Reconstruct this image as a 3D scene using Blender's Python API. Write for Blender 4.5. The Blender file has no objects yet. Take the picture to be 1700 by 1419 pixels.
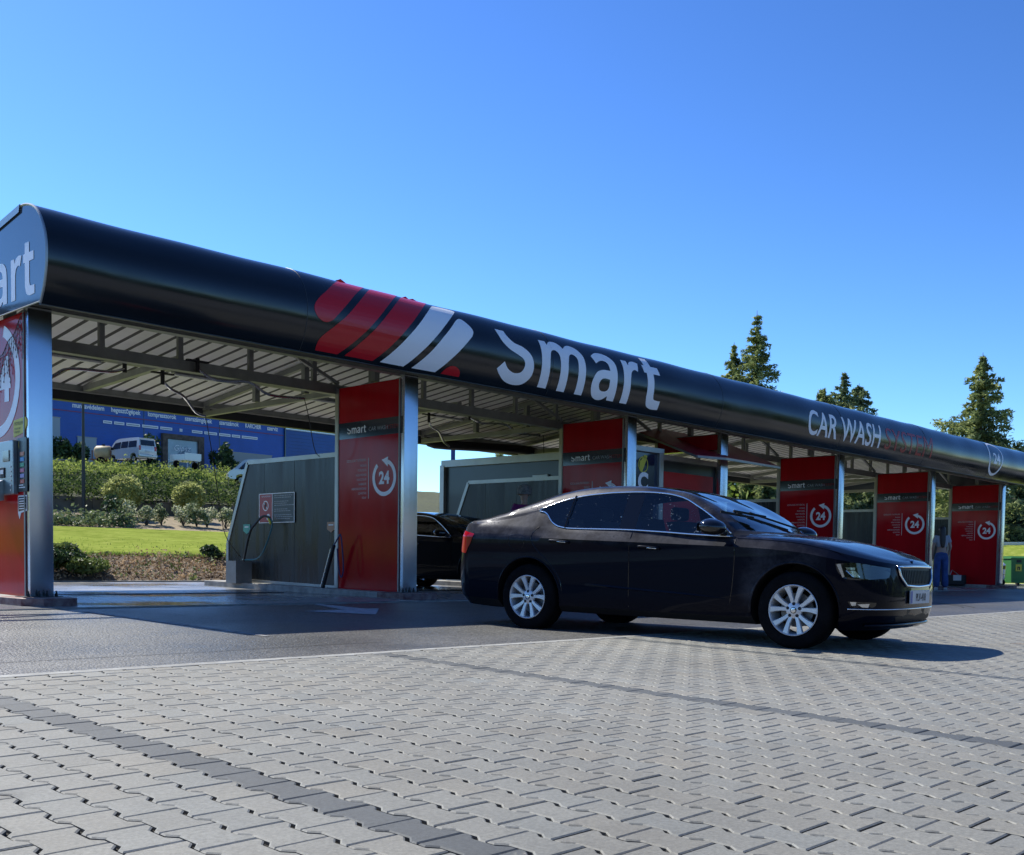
import bpy, bmesh, math, random
import numpy as np
from mathutils import Vector, Matrix
R = math.radians
scene = bpy.context.scene
COL = scene.collection
random.seed(7)

# ------------------------------------------------------------------ camera
# world: x runs along the canopy, y runs under it (away from the yard), z up; the lens is at the origin
F_PX, YAW, PITCH, ROLL, CX, CY = 1772.6, R(43.588), R(-2.829), R(0.793), 850.0, 1024.7
_f = Vector((math.cos(YAW)*math.cos(PITCH), math.sin(YAW)*math.cos(PITCH), math.sin(PITCH)))
_r = Vector((math.sin(YAW), -math.cos(YAW), 0.0))
_u = _r.cross(_f)
_c, _s = math.cos(ROLL), math.sin(ROLL)
_r2 = _r*_c + _u*_s
_u2 = -_r*_s + _u*_c
cam_d = bpy.data.cameras.new('camera')
cam = bpy.data.objects.new('camera', cam_d)
COL.objects.link(cam)
cam.matrix_world = Matrix(((_r2.x, _u2.x, -_f.x, 0), (_r2.y, _u2.y, -_f.y, 0), (_r2.z, _u2.z, -_f.z, 0), (0, 0, 0, 1)))
cam_d.sensor_width = 36.0
cam_d.sensor_fit = 'HORIZONTAL'
cam_d.lens = F_PX/1700.0*36.0
cam_d.shift_y = (CY-709.5)/1700.0
cam_d.clip_start = 0.05
cam_d.clip_end = 6000
scene.camera = cam

def ray(px, py):
    return _r2*((px-CX)/F_PX) - _u2*((py-CY)/F_PX) + _f
def at_v(px, py, v):
    d = ray(px, py); return d*(v/d.y)
def at_u(px, py, u):
    d = ray(px, py); return d*(u/d.x)
def at_d(px, py, dep):
    return ray(px, py)*dep

# ------------------------------------------------------------------ light
SUN_TO = Vector((-0.04, 0.88, 1.0)).normalized()
w = bpy.data.worlds.new('World'); scene.world = w; w.use_nodes = True
nt = w.node_tree; nt.nodes.clear()
out = nt.nodes.new('ShaderNodeOutputWorld'); bg = nt.nodes.new('ShaderNodeBackground')
sky = nt.nodes.new('ShaderNodeTexSky'); sky.sky_type = 'NISHITA'; sky.sun_disc = False
sky.sun_elevation = math.asin(SUN_TO.z)
sky.sun_rotation = math.atan2(SUN_TO.x, SUN_TO.y)
sky.altitude = 250; sky.air_density = 1.0; sky.dust_density = 0.25; sky.ozone_density = 4.5
bg.inputs[1].default_value = 0.115
hs = nt.nodes.new('ShaderNodeHueSaturation'); hs.inputs['Saturation'].default_value = 1.02; hs.inputs['Value'].default_value = 0.115
gm = nt.nodes.new('ShaderNodeGamma'); gm.inputs['Gamma'].default_value = 1.6
tint = nt.nodes.new('ShaderNodeMix'); tint.data_type = 'RGBA'; tint.blend_type = 'MULTIPLY'; tint.inputs[0].default_value = 1.0; tint.inputs[7].default_value = (12.6, 14.0, 14.6, 1)
nt.links.new(sky.outputs[0], hs.inputs['Color']); nt.links.new(hs.outputs[0], gm.inputs[0]); nt.links.new(gm.outputs[0], tint.inputs[6])
nt.links.new(tint.outputs[2], bg.inputs[0]); nt.links.new(bg.outputs[0], out.inputs[0])
sd = bpy.data.lights.new('sun', 'SUN'); sd.energy = 5.0; sd.angle = R(0.5); sd.color = (1.0, 0.955, 0.85)
so = bpy.data.objects.new('sun', sd); COL.objects.link(so)
so.rotation_euler = SUN_TO.to_track_quat('Z', 'Y').to_euler()
so.location = SUN_TO*60
scene.view_settings.view_transform = 'Standard'
scene.view_settings.look = 'None'
scene.view_settings.exposure = 0.46
scene.view_settings.gamma = 1.0
scene.cycles.max_bounces = 8
scene.cycles.transparent_max_bounces = 16

# ------------------------------------------------------------------ object helpers
def tag(o, label=None, cat=None, group=None, kind=None):
    if label: o['label'] = label
    if cat: o['category'] = cat
    if group: o['group'] = group
    if kind: o['kind'] = kind
    return o
def thing(name, label, cat, loc=(0, 0, 0), rotz=0.0, group=None):
    o = bpy.data.objects.new(name, None); COL.objects.link(o)
    o.location = loc; o.rotation_euler = (0, 0, rotz); o.empty_display_size = 0.2
    return tag(o, label, cat, group)
def link_mesh(name, me, parent=None, rel=False):
    o = bpy.data.objects.new(name, me); COL.objects.link(o)
    if parent is not None:
        o.parent = parent
    return o
class MB:
    """collects geometry, then links it as ONE mesh object"""
    def __init__(s): s.v = []; s.f = []; s.m = []; s.cur = 0
    def add(s, vs, fs):
        b = len(s.v); s.v += [tuple(p) for p in vs]; s.f += [tuple(b+i for i in f) for f in fs]; s.m += [s.cur]*len(fs); return s
    def box(s, a, b):
        x0, y0, z0 = a; x1, y1, z1 = b
        if x0 > x1: x0, x1 = x1, x0
        if y0 > y1: y0, y1 = y1, y0
        if z0 > z1: z0, z1 = z1, z0
        return s.add([(x0,y0,z0),(x1,y0,z0),(x1,y1,z0),(x0,y1,z0),(x0,y0,z1),(x1,y0,z1),(x1,y1,z1),(x0,y1,z1)],
              [(0,3,2,1),(4,5,6,7),(0,1,5,4),(1,2,6,5),(2,3,7,6),(3,0,4,7)])
    def bbox(s, a, b, r=0.01):
        """box with bevelled edges (three crossed slabs' hull: chamfered box)"""
        x0, y0, z0 = [min(p, q) for p, q in zip(a, b)]; x1, y1, z1 = [max(p, q) for p, q in zip(a, b)]
        bm = bmesh.new(); bmesh.ops.create_cube(bm, size=1)
        for v in bm.verts: v.co = Vector(((x0+x1)/2+v.co.x*(x1-x0), (y0+y1)/2+v.co.y*(y1-y0), (z0+z1)/2+v.co.z*(z1-z0)))
        bmesh.ops.bevel(bm, geom=bm.edges[:], offset=r, segments=2, affect='EDGES', profile=0.5)
        bm.verts.ensure_lookup_table(); bm.verts.index_update()
        s.add([v.co[:] for v in bm.verts], [tuple(v.index for v in f.verts) for f in bm.faces]); bm.free(); return s
    def beam(s, p, q, w, h, up=(0, 0, 1)):
        p = Vector(p); q = Vector(q); d = (q-p).normalized(); upv = Vector(up)
        a = d.cross(upv)
        if a.length < 1e-4: a = d.cross(Vector((1, 0, 0)))
        a.normalize(); b = a.cross(d).normalized()
        a = a*(w/2); b = b*(h/2)
        vs = [p-a-b, p+a-b, p+a+b, p-a+b, q-a-b, q+a-b, q+a+b, q-a+b]
        return s.add(vs, [(0,1,2,3),(7,6,5,4),(0,4,5,1),(1,5,6,2),(2,6,7,3),(3,7,4,0)])
    def tube(s, pts, r, n=8, closed=False, cap=True):
        pts = [Vector(p) for p in pts]; m = len(pts); vs = []; up = None
        for i, p in enumerate(pts):
            if closed: d = pts[(i+1) % m]-pts[i-1]
            else: d = (pts[min(i+1, m-1)]-pts[max(i-1, 0)])
            if d.length < 1e-9: d = Vector((0, 0, 1))
            d.normalize()
            if up is None: up = Vector((0, 0, 1)) if abs(d.z) < 0.9 else Vector((1, 0, 0))
            a = d.cross(up)
            if a.length < 1e-4: a = d.cross(Vector((0.3, 1, 0.2)))
            a.normalize(); b = a.cross(d).normalized(); up = b
            rr = r[min(i, len(r)-1)] if isinstance(r, (list, tuple)) else r
            vs += [p+a*(rr*math.cos(2*math.pi*k/n))+b*(rr*math.sin(2*math.pi*k/n)) for k in range(n)]
        fs = []
        for i in range(m if closed else m-1):
            j = (i+1) % m
            fs += [(i*n+k, i*n+(k+1) % n, j*n+(k+1) % n, j*n+k) for k in range(n)]
        if cap and not closed:
            fs += [tuple(range(n))[::-1], tuple((m-1)*n+k for k in range(n))]
        return s.add(vs, fs)
    def lathe(s, prof, c, axis='z', n=24, close=True):
        """prof: (radius, height) list"""
        c = Vector(c); vs = []
        for r, h in prof:
            for k in range(n):
                a = 2*math.pi*k/n
                if axis == 'z': vs.append(c+Vector((r*math.cos(a), r*math.sin(a), h)))
                elif axis == 'y': vs.append(c+Vector((r*math.cos(a), h, r*math.sin(a))))
                else: vs.append(c+Vector((h, r*math.cos(a), r*math.sin(a))))
        fs = [(i*n+k, i*n+(k+1) % n, (i+1)*n+(k+1) % n, (i+1)*n+k) for i in range(len(prof)-1) for k in range(n)]
        if close: fs += [tuple(range(n))[::-1], tuple((len(prof)-1)*n+k for k in range(n))]
        return s.add(vs, fs)
    def prism(s, poly, axis, a, b):
        """poly 2D extruded along axis 'x','y','z' from a to b"""
        n = len(poly)
        def P(p, t):
            return {'x': (t, p[0], p[1]), 'y': (p[0], t, p[1]), 'z': (p[0], p[1], t)}[axis]
        vs = [P(p, a) for p in poly]+[P(p, b) for p in poly]
        return s.add(vs, [tuple(range(n)), tuple(range(2*n-1, n-1, -1))]+[(i, (i+1) % n, n+(i+1) % n, n+i) for i in range(n)])
    def build(s, name, mats, parent=None, smooth=False, fixn=True, sharp=None):
        me = bpy.data.meshes.new(name)
        vs = s.v
        if parent is not None:
            lx, ly, lz = parent_world(parent)
            vs = [(x-lx, y-ly, z-lz) for x, y, z in vs]
        me.from_pydata(vs, [], s.f)
        if not isinstance(mats, (list, tuple)): mats = [mats]
        for m in mats: me.materials.append(m)
        if len(mats) > 1: me.polygons.foreach_set('material_index', s.m)
        if fixn:
            bm = bmesh.new(); bm.from_mesh(me); bmesh.ops.recalc_face_normals(bm, faces=bm.faces[:]); bm.to_mesh(me); bm.free()
        if smooth:
            me.polygons.foreach_set('use_smooth', [True]*len(me.polygons))
            if sharp: me.set_sharp_from_angle(angle=R(sharp))
        me.update()
        return link_mesh(name, me, parent)
LOCAL = set()     # roots whose parts are modelled in the root's own coordinates
def parent_world(p):
    l = Vector((0, 0, 0))
    while p is not None:
        if p.name in LOCAL: return (0, 0, 0)
        l = l+Vector(p.location); p = p.parent
    return tuple(l)
def copy_tree(o, parent=None):
    c = o.copy(); COL.objects.link(c); c.parent = parent
    for ch in [k for k in bpy.data.objects if k.parent == o]: copy_tree(ch, c)
    return c

# ------------------------------------------------------------------ materials
def nodes(m): m.use_nodes = True; return m.node_tree
def pset(b, k, v):
    if k in b.inputs: b.inputs[k].default_value = v
MATS = {}
def mat(name, col, rough=0.6, metal=0.0, var=0.0, vscale=3.0, bump=0.0, bscale=20.0, coat=0.0, rvar=0.0, spec=0.5, col2=None, detail=6.0, obj=True, trans=None, bdist=0.02, emit=None, streak=None):
    if name in MATS: return MATS[name]
    m = bpy.data.materials.new(name); t = nodes(m); b = t.nodes['Principled BSDF']
    L = t.links.new
    c4 = (*col, 1)
    pset(b, 'Base Color', c4); pset(b, 'Roughness', rough); pset(b, 'Metallic', metal); pset(b, 'Coat Weight', coat); pset(b, 'Coat Roughness', 0.05); pset(b, 'Specular IOR Level', spec)
    tc = t.nodes.new('ShaderNodeTexCoord')
    geo = t.nodes.new('ShaderNodeNewGeometry')
    src = tc.outputs['Object'] if obj else geo.outputs['Position']
    if streak:
        mpn = t.nodes.new('ShaderNodeMapping'); mpn.inputs['Scale'].default_value = streak; L(src, mpn.inputs['Vector']); src = mpn.outputs['Vector']
    if var > 0 or col2 is not None:
        n = t.nodes.new('ShaderNodeTexNoise'); n.inputs['Scale'].default_value = vscale; n.inputs['Detail'].default_value = detail; n.inputs['Roughness'].default_value = 0.65
        L(src, n.inputs['Vector'])
        r = t.nodes.new('ShaderNodeValToRGB'); L(n.outputs['Fac'], r.inputs['Fac'])
        lo = tuple(max(0, c*(1-var)) for c in col) if col2 is None else col
        hi = tuple(min(1, c*(1+var)) for c in col) if col2 is None else col2
        r.color_ramp.elements[0].position = 0.35; r.color_ramp.elements[0].color = (*lo, 1)
        r.color_ramp.elements[1].position = 0.65; r.color_ramp.elements[1].color = (*hi, 1)
        L(r.outputs['Color'], b.inputs['Base Color'])
    if rvar > 0:
        n = t.nodes.new('ShaderNodeTexNoise'); n.inputs['Scale'].default_value = vscale*1.7; n.inputs['Detail'].default_value = 5
        L(src, n.inputs['Vector'])
        mr = t.nodes.new('ShaderNodeMapRange'); mr.inputs[1].default_value = 0.3; mr.inputs[2].default_value = 0.7
        mr.inputs[3].default_value = max(0.02, rough-rvar); mr.inputs[4].default_value = min(1, rough+rvar)
        L(n.outputs['Fac'], mr.inputs[0]); L(mr.outputs[0], b.inputs['Roughness'])
    if bump > 0:
        n = t.nodes.new('ShaderNodeTexNoise'); n.inputs['Scale'].default_value = bscale; n.inputs['Detail'].default_value = 4
        L(src, n.inputs['Vector'])
        bp = t.nodes.new('ShaderNodeBump'); bp.inputs['Strength'].default_value = bump; bp.inputs['Distance'].default_value = bdist
        L(n.outputs['Fac'], bp.inputs['Height']); L(bp.outputs['Normal'], b.inputs['Normal'])
    if emit: pset(b, 'Emission Color', (*emit, 1)); pset(b, 'Emission Strength', 1.0)
    if trans:
        b.inputs['Transmission Weight'].default_value = trans
    MATS[name] = m
    return m
def glass_mat(name, tint, gl=0.04, ior=1.5, rough=0.02, drops=0.0):
    if name in MATS: return MATS[name]
    m = bpy.data.materials.new(name); t = nodes(m); t.nodes.clear(); L = t.links.new
    o = t.nodes.new('ShaderNodeOutputMaterial'); tr = t.nodes.new('ShaderNodeBsdfTransparent'); g = t.nodes.new('ShaderNodeBsdfGlossy')
    tr.inputs[0].default_value = (*tint, 1); g.inputs[1].default_value = rough; g.inputs[0].default_value = (1, 1, 1, 1)
    fr = t.nodes.new('ShaderNodeFresnel'); fr.inputs[0].default_value = ior
    mx = t.nodes.new('ShaderNodeMixShader'); L(tr.outputs[0], mx.inputs[1]); L(g.outputs[0], mx.inputs[2])
    if drops > 0:
        tc = t.nodes.new('ShaderNodeTexCoord'); vo = t.nodes.new('ShaderNodeTexVoronoi'); vo.inputs['Scale'].default_value = 45; vo.inputs['Randomness'].default_value = 1
        nz = t.nodes.new('ShaderNodeTexNoise'); nz.inputs['Scale'].default_value = 5
        L(tc.outputs['Object'], vo.inputs['Vector']); L(tc.outputs['Object'], nz.inputs['Vector'])
        ma = t.nodes.new('ShaderNodeMath'); ma.operation = 'LESS_THAN'
        mm = t.nodes.new('ShaderNodeMapRange'); mm.inputs[1].default_value = 0.45; mm.inputs[2].default_value = 0.75; mm.inputs[3].default_value = 0.0; mm.inputs[4].default_value = 0.34
        L(nz.outputs['Fac'], mm.inputs[0]); L(vo.outputs['Distance'], ma.inputs[0]); L(mm.outputs[0], ma.inputs[1])
        df = t.nodes.new('ShaderNodeBsdfDiffuse'); df.inputs[0].default_value = (0.35, 0.42, 0.5, 1)
        mx2 = t.nodes.new('ShaderNodeMixShader'); mu = t.nodes.new('ShaderNodeMath'); mu.operation = 'MULTIPLY'; mu.inputs[1].default_value = drops
        L(ma.outputs[0], mu.inputs[0]); L(mu.outputs[0], mx2.inputs[0])
        L(fr.outputs[0], mx.inputs[0]); L(mx.outputs[0], mx2.inputs[1]); L(df.outputs[0], mx2.inputs[2]); L(mx2.outputs[0], o.inputs[0])
    else:
        L(fr.outputs[0], mx.inputs[0]); L(mx.outputs[0], o.inputs[0])
    MATS[name] = m
    return m

M_STEEL = mat('brushed stainless steel', (0.62, 0.64, 0.66), 0.27, 1.0)
M_GALV = mat('grey painted steel', (0.25, 0.26, 0.245), 0.45, 0.35, var=0.12, vscale=4)
M_DARKST = mat('dark steel', (0.035, 0.038, 0.04), 0.5, 0.3, var=0.1)
M_PIPE = mat('stainless pipe', (0.5, 0.5, 0.5), 0.25, 1.0)
M_RED = mat('red gloss laminate', (0.42, 0.008, 0.014), 0.12, 0.0, coat=0.0, spec=0.16, var=0.10, vscale=3.5, rvar=0.04, streak=(1, 1, .12), bump=0.015, bscale=1.6, bdist=0.05)
M_BAND = mat('dark blue gloss band', (0.006, 0.012, 0.024), 0.12, coat=0.3)
M_WHITE = mat('white vinyl', (0.72, 0.74, 0.76), 0.35)
M_SILVERV = mat('silver vinyl', (0.86, 0.87, 0.89), 0.4, 0.0)
M_REDV = mat('red vinyl', (0.55, 0.012, 0.02), 0.22, spec=0.4)
M_DIMRED = mat('dull red vinyl', (0.30, 0.02, 0.025), 0.35, spec=0.3)
M_FASCIA = mat('anthracite gloss fascia sheet', (0.009, 0.012, 0.015), 0.17, 0.0, coat=0.0, spec=0.5, rvar=0.05, vscale=0.6, bump=0.07, bscale=0.55, bdist=0.15)
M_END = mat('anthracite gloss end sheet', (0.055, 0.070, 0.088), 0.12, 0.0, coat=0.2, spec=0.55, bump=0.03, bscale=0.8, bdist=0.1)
M_SHEET = mat('pale grey corrugated sheet', (0.82, 0.81, 0.76), 0.5, 0.0, var=0.08, vscale=1.2)
M_WALLP = mat('anthracite wash wall panel', (0.020, 0.025, 0.029), 0.28, coat=0.0, spec=0.35, var=0.12, vscale=4, rvar=0.10, streak=(1, 1, .10))
M_ALU = mat('aluminium trim', (0.36, 0.37, 0.36), 0.4, 0.7, var=0.08)
M_BLACK = mat('black rubber', (0.012, 0.012, 0.013), 0.6)
M_PLINTH = mat('concrete plinth', (0.30, 0.29, 0.27), 0.8, var=0.3, vscale=6, bump=0.3)
M_PLRED = mat('worn red painted plinth', (0.11, 0.03, 0.03), 0.6, var=0.45, vscale=9, bump=0.3, col2=(0.26, 0.18, 0.16))
# ------------------------------------------------------------------ ground
K = 1.15                                    # site scale (metres per survey unit)
KERB_V, KERB_Z = 5.63, -0.6197
def ground_z(v):
    return float(np.interp(v, [-60, KERB_V, 6.95, 7.6, 10.9, 18.2], [KERB_Z-0.025*65.63, KERB_Z, -0.612, -0.593, -0.517, -0.42]))
def floor_z(v): return float(np.interp(v, [10.9, 18.2], [-0.510, -0.412]))

def speckle_mat(name, base, dark, light, sc, rough=0.8, rv=0.1, bump=0.5, bsc=90, streak=None, spec=0.5):
    m = bpy.data.materials.new(name); t = nodes(m); b = t.nodes['Principled BSDF']; L = t.links.new
    geo = t.nodes.new('ShaderNodeNewGeometry')
    n1 = t.nodes.new('ShaderNodeTexNoise'); n1.inputs['Scale'].default_value = sc; n1.inputs['Detail'].default_value = 8; n1.inputs['Roughness'].default_value = 0.8
    n2 = t.nodes.new('ShaderNodeTexNoise'); n2.inputs['Scale'].default_value = 0.5; n2.inputs['Detail'].default_value = 5; n2.inputs['Roughness'].default_value = 0.6
    L(geo.outputs['Position'], n1.inputs['Vector']); L(geo.outputs['Position'], n2.inputs['Vector'])
    r = t.nodes.new('ShaderNodeValToRGB'); r.color_ramp.elements[0].position = 0.3; r.color_ramp.elements[0].color = (*dark, 1)
    r.color_ramp.elements[1].position = 0.72; r.color_ramp.elements[1].color = (*light, 1)
    e = r.color_ramp.elements.new(0.5); e.color = (*base, 1)
    L(n1.outputs['Fac'], r.inputs['Fac'])
    mr = t.nodes.new('ShaderNodeMapRange'); mr.inputs[1].default_value = 0.3; mr.inputs[2].default_value = 0.7; mr.inputs[3].default_value = 0.78; mr.inputs[4].default_value = 1.15
    L(n2.outputs['Fac'], mr.inputs[0])
    mx = t.nodes.new('ShaderNodeMix'); mx.data_type = 'RGBA'; mx.blend_type = 'MULTIPLY'; mx.inputs[0].default_value = 1.0
    L(r.outputs['Color'], mx.inputs[6]); L(mr.outputs[0], mx.inputs[7]); L(mx.outputs[2], b.inputs['Base Color'])
    mr2 = t.nodes.new('ShaderNodeMapRange'); mr2.inputs[1].default_value = 0.35; mr2.inputs[2].default_value = 0.65; mr2.inputs[3].default_value = rough-rv; mr2.inputs[4].default_value = rough+rv
    L(n2.outputs['Fac'], mr2.inputs[0]); L(mr2.outputs[0], b.inputs['Roughness']); pset(b, 'Specular IOR Level', spec)
    if bump:
        n3 = t.nodes.new('ShaderNodeTexNoise'); n3.inputs['Scale'].default_value = bsc; n3.inputs['Detail'].default_value = 3
        L(geo.outputs['Position'], n3.inputs['Vector'])
        bp = t.nodes.new('ShaderNodeBump'); bp.inputs['Strength'].default_value = bump; bp.inputs['Distance'].default_value = 0.01
        L(n3.outputs['Fac'], bp.inputs['Height']); L(bp.outputs['Normal'], b.inputs['Normal'])
    return m
M_ASPH = speckle_mat('worn asphalt', (0.082, 0.082, 0.078), (0.02, 0.02, 0.02), (0.23, 0.225, 0.215), 30, 0.42, 0.08, 1.0, 55)
M_FLOOR = speckle_mat('wet bay concrete', (0.22, 0.22, 0.22), (0.15, 0.15, 0.15), (0.30, 0.30, 0.29), 6, 0.25, 0.2, 0.15, 12, spec=0.6)
M_EARTH = speckle_mat('far ground', (0.07, 0.09, 0.04), (0.04, 0.055, 0.025), (0.12, 0.14, 0.07), .3, 0.9, 0.05, 0.2, 5)
M_KERB = mat('light concrete kerb', (0.28, 0.28, 0.26), 0.8, var=0.25, vscale=8, bump=0.2)

def sheet(name, us, vs, zf, m, kind='structure', smooth=True):
    V = [(u, v, zf(u, v)) for v in vs for u in us]; n = len(us)
    Fc = [(j*n+i, j*n+i+1, (j+1)*n+i+1, (j+1)*n+i) for j in range(len(vs)-1) for i in range(n-1)]
    me = bpy.data.meshes.new(name); me.from_pydata(V, [], Fc)
    for mm in (m if isinstance(m, (list, tuple)) else [m]): me.materials.append(mm)
    me.polygons.foreach_set('use_smooth', [smooth]*len(me.polygons)); me.update()
    return tag(link_mesh(name, me), kind=kind)

# base ground sheet reaching the horizon
sheet('ground', [-3000, -200, 0, 200, 3000], [-3000, -200, 0, 200, 3000], lambda u, v: -2.6, M_EARTH)
# asphalt drive along the front of the canopy (a seam crossing is cut into it as real geometry)
sheet('asphalt_drive', [-40, -10, 0, 10, 20, 30, 42.2], [KERB_V+0.13, 6.95, 7.6, 9.0, 10.85], lambda u, v: ground_z(v), M_ASPH)
sheet('asphalt_yard', [38.5, 42.2], [10.85, 13, 16, 18.2], lambda u, v: ground_z(v)-0.004, M_ASPH)
# wet bay floor, a shade higher than the drive
sheet('wash_bay_floor', [-40, 0, 10, 20, 30, 38.5], [10.85, 13, 15, 17, 18.25], lambda u, v: floor_z(v)+0.006, M_FLOOR)
mb = MB()
mb.box((-40, 10.80, -0.60), (38.5, 10.86, -0.507)); mb.build('floor_edge_strip', M_KERB)['kind'] = 'structure'
mb = MB()   # light concrete edge at the back of the floor
mb.box((-40, 18.2, -0.6), (42.2, 18.36, -0.385)); mb.build('back_kerb', M_KERB)['kind'] = 'structure'
# flush concrete kerb between asphalt and pavers, cast in one-metre lengths
mb = MB()
for i in range(-40, 60):
    a = i*1.0+0.004; b = i*1.0+0.996; dz = random.uniform(-0.0015, 0.0015)
    mb.bbox((a, KERB_V+0.012, -0.75), (b, KERB_V+0.128, KERB_Z+0.006+dz), 0.006)
mb.build('kerb', M_KERB)['kind'] = 'structure'

# ------------------------------------------------------------------ interlocking pavers (real blocks)
PU, PV = 0.1463, 0.1965                      # row pitch (x) and block pitch (y)
def pave_mat():
    m = bpy.data.materials.new('concrete pavers'); t = nodes(m); b = t.nodes['Principled BSDF']; L = t.links.new
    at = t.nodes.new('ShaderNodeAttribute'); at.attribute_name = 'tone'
    geo = t.nodes.new('ShaderNodeNewGeometry')
    n1 = t.nodes.new('ShaderNodeTexNoise'); n1.inputs['Scale'].default_value = 75; n1.inputs['Detail'].default_value = 6; n1.inputs['Roughness'].default_value = 0.8
    n2 = t.nodes.new('ShaderNodeTexNoise'); n2.inputs['Scale'].default_value = 1.1; n2.inputs['Detail'].default_value = 7; n2.inputs['Roughness'].default_value = 0.7
    for n in (n1, n2): L(geo.outputs['Position'], n.inputs['Vector'])
    def rng(src, a, b_, lo, hi):
        r = t.nodes.new('ShaderNodeMapRange'); r.inputs[1].default_value = a; r.inputs[2].default_value = b_; r.inputs[3].default_value = lo; r.inputs[4].default_value = hi
        L(src, r.inputs[0]); return r.outputs[0]
    def mul(a, c):
        x = t.nodes.new('ShaderNodeMix'); x.data_type = 'RGBA'; x.blend_type = 'MULTIPLY'; x.inputs[0].default_value = 1.0
        L(a, x.inputs[6]); L(c, x.inputs[7]); return x.outputs[2]
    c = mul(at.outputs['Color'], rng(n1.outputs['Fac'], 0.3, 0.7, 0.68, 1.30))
    c = mul(c, rng(n2.outputs['Fac'], 0.3, 0.7, 0.86, 1.12))
    # pale lime bloom and a few brown stains
    n3 = t.nodes.new('ShaderNodeTexNoise'); n3.inputs['Scale'].default_value = 2.6; n3.inputs['Detail'].default_value = 9; n3.inputs['Roughness'].default_value = 0.75
    L(geo.outputs['Position'], n3.inputs['Vector'])
    bl = t.nodes.new('ShaderNodeMix'); bl.data_type = 'RGBA'; L(rng(n3.outputs['Fac'], 0.655, 0.73, 0, 0.75), bl.inputs[0]); L(c, bl.inputs[6]); bl.inputs[7].default_value = (0.42, 0.40, 0.33, 1)
    st = t.nodes.new('ShaderNodeMix'); st.data_type = 'RGBA'; L(rng(n3.outputs['Fac'], 0.33, 0.25, 0, 0.35), st.inputs[0]); L(bl.outputs[2], st.inputs[6]); st.inputs[7].default_value = (0.12, 0.10, 0.085, 1)
    # darker trodden patches and a few oil drips
    n4 = t.nodes.new('ShaderNodeTexNoise'); n4.inputs['Scale'].default_value = 0.45; n4.inputs['Detail'].default_value = 5; n4.inputs['Roughness'].default_value = 0.6
    L(geo.outputs['Position'], n4.inputs['Vector'])
    vo = t.nodes.new('ShaderNodeTexVoronoi'); vo.inputs['Scale'].default_value = 0.8; L(geo.outputs['Position'], vo.inputs['Vector'])
    pt = mul(st.outputs[2], rng(n4.outputs['Fac'], 0.35, 0.65, 0.86, 1.06)); pt = mul(pt, rng(vo.outputs['Distance'], 0.03, 0.075, 0.62, 1.0))
    L(pt, b.inputs['Base Color']); pset(b, 'Roughness', 0.72)
    bp = t.nodes.new('ShaderNodeBump'); bp.inputs['Strength'].default_value = 0.5; bp.inputs['Distance'].default_value = 0.003
    L(n1.outputs['Fac'], bp.inputs['Height']); L(bp.outputs['Normal'], b.inputs['Normal'])
    return m
M_PAVE = pave_mat()
M_SAND = mat('joint sand', (0.018, 0.017, 0.016), 0.95, var=0.3, vscale=60, obj=False)
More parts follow.
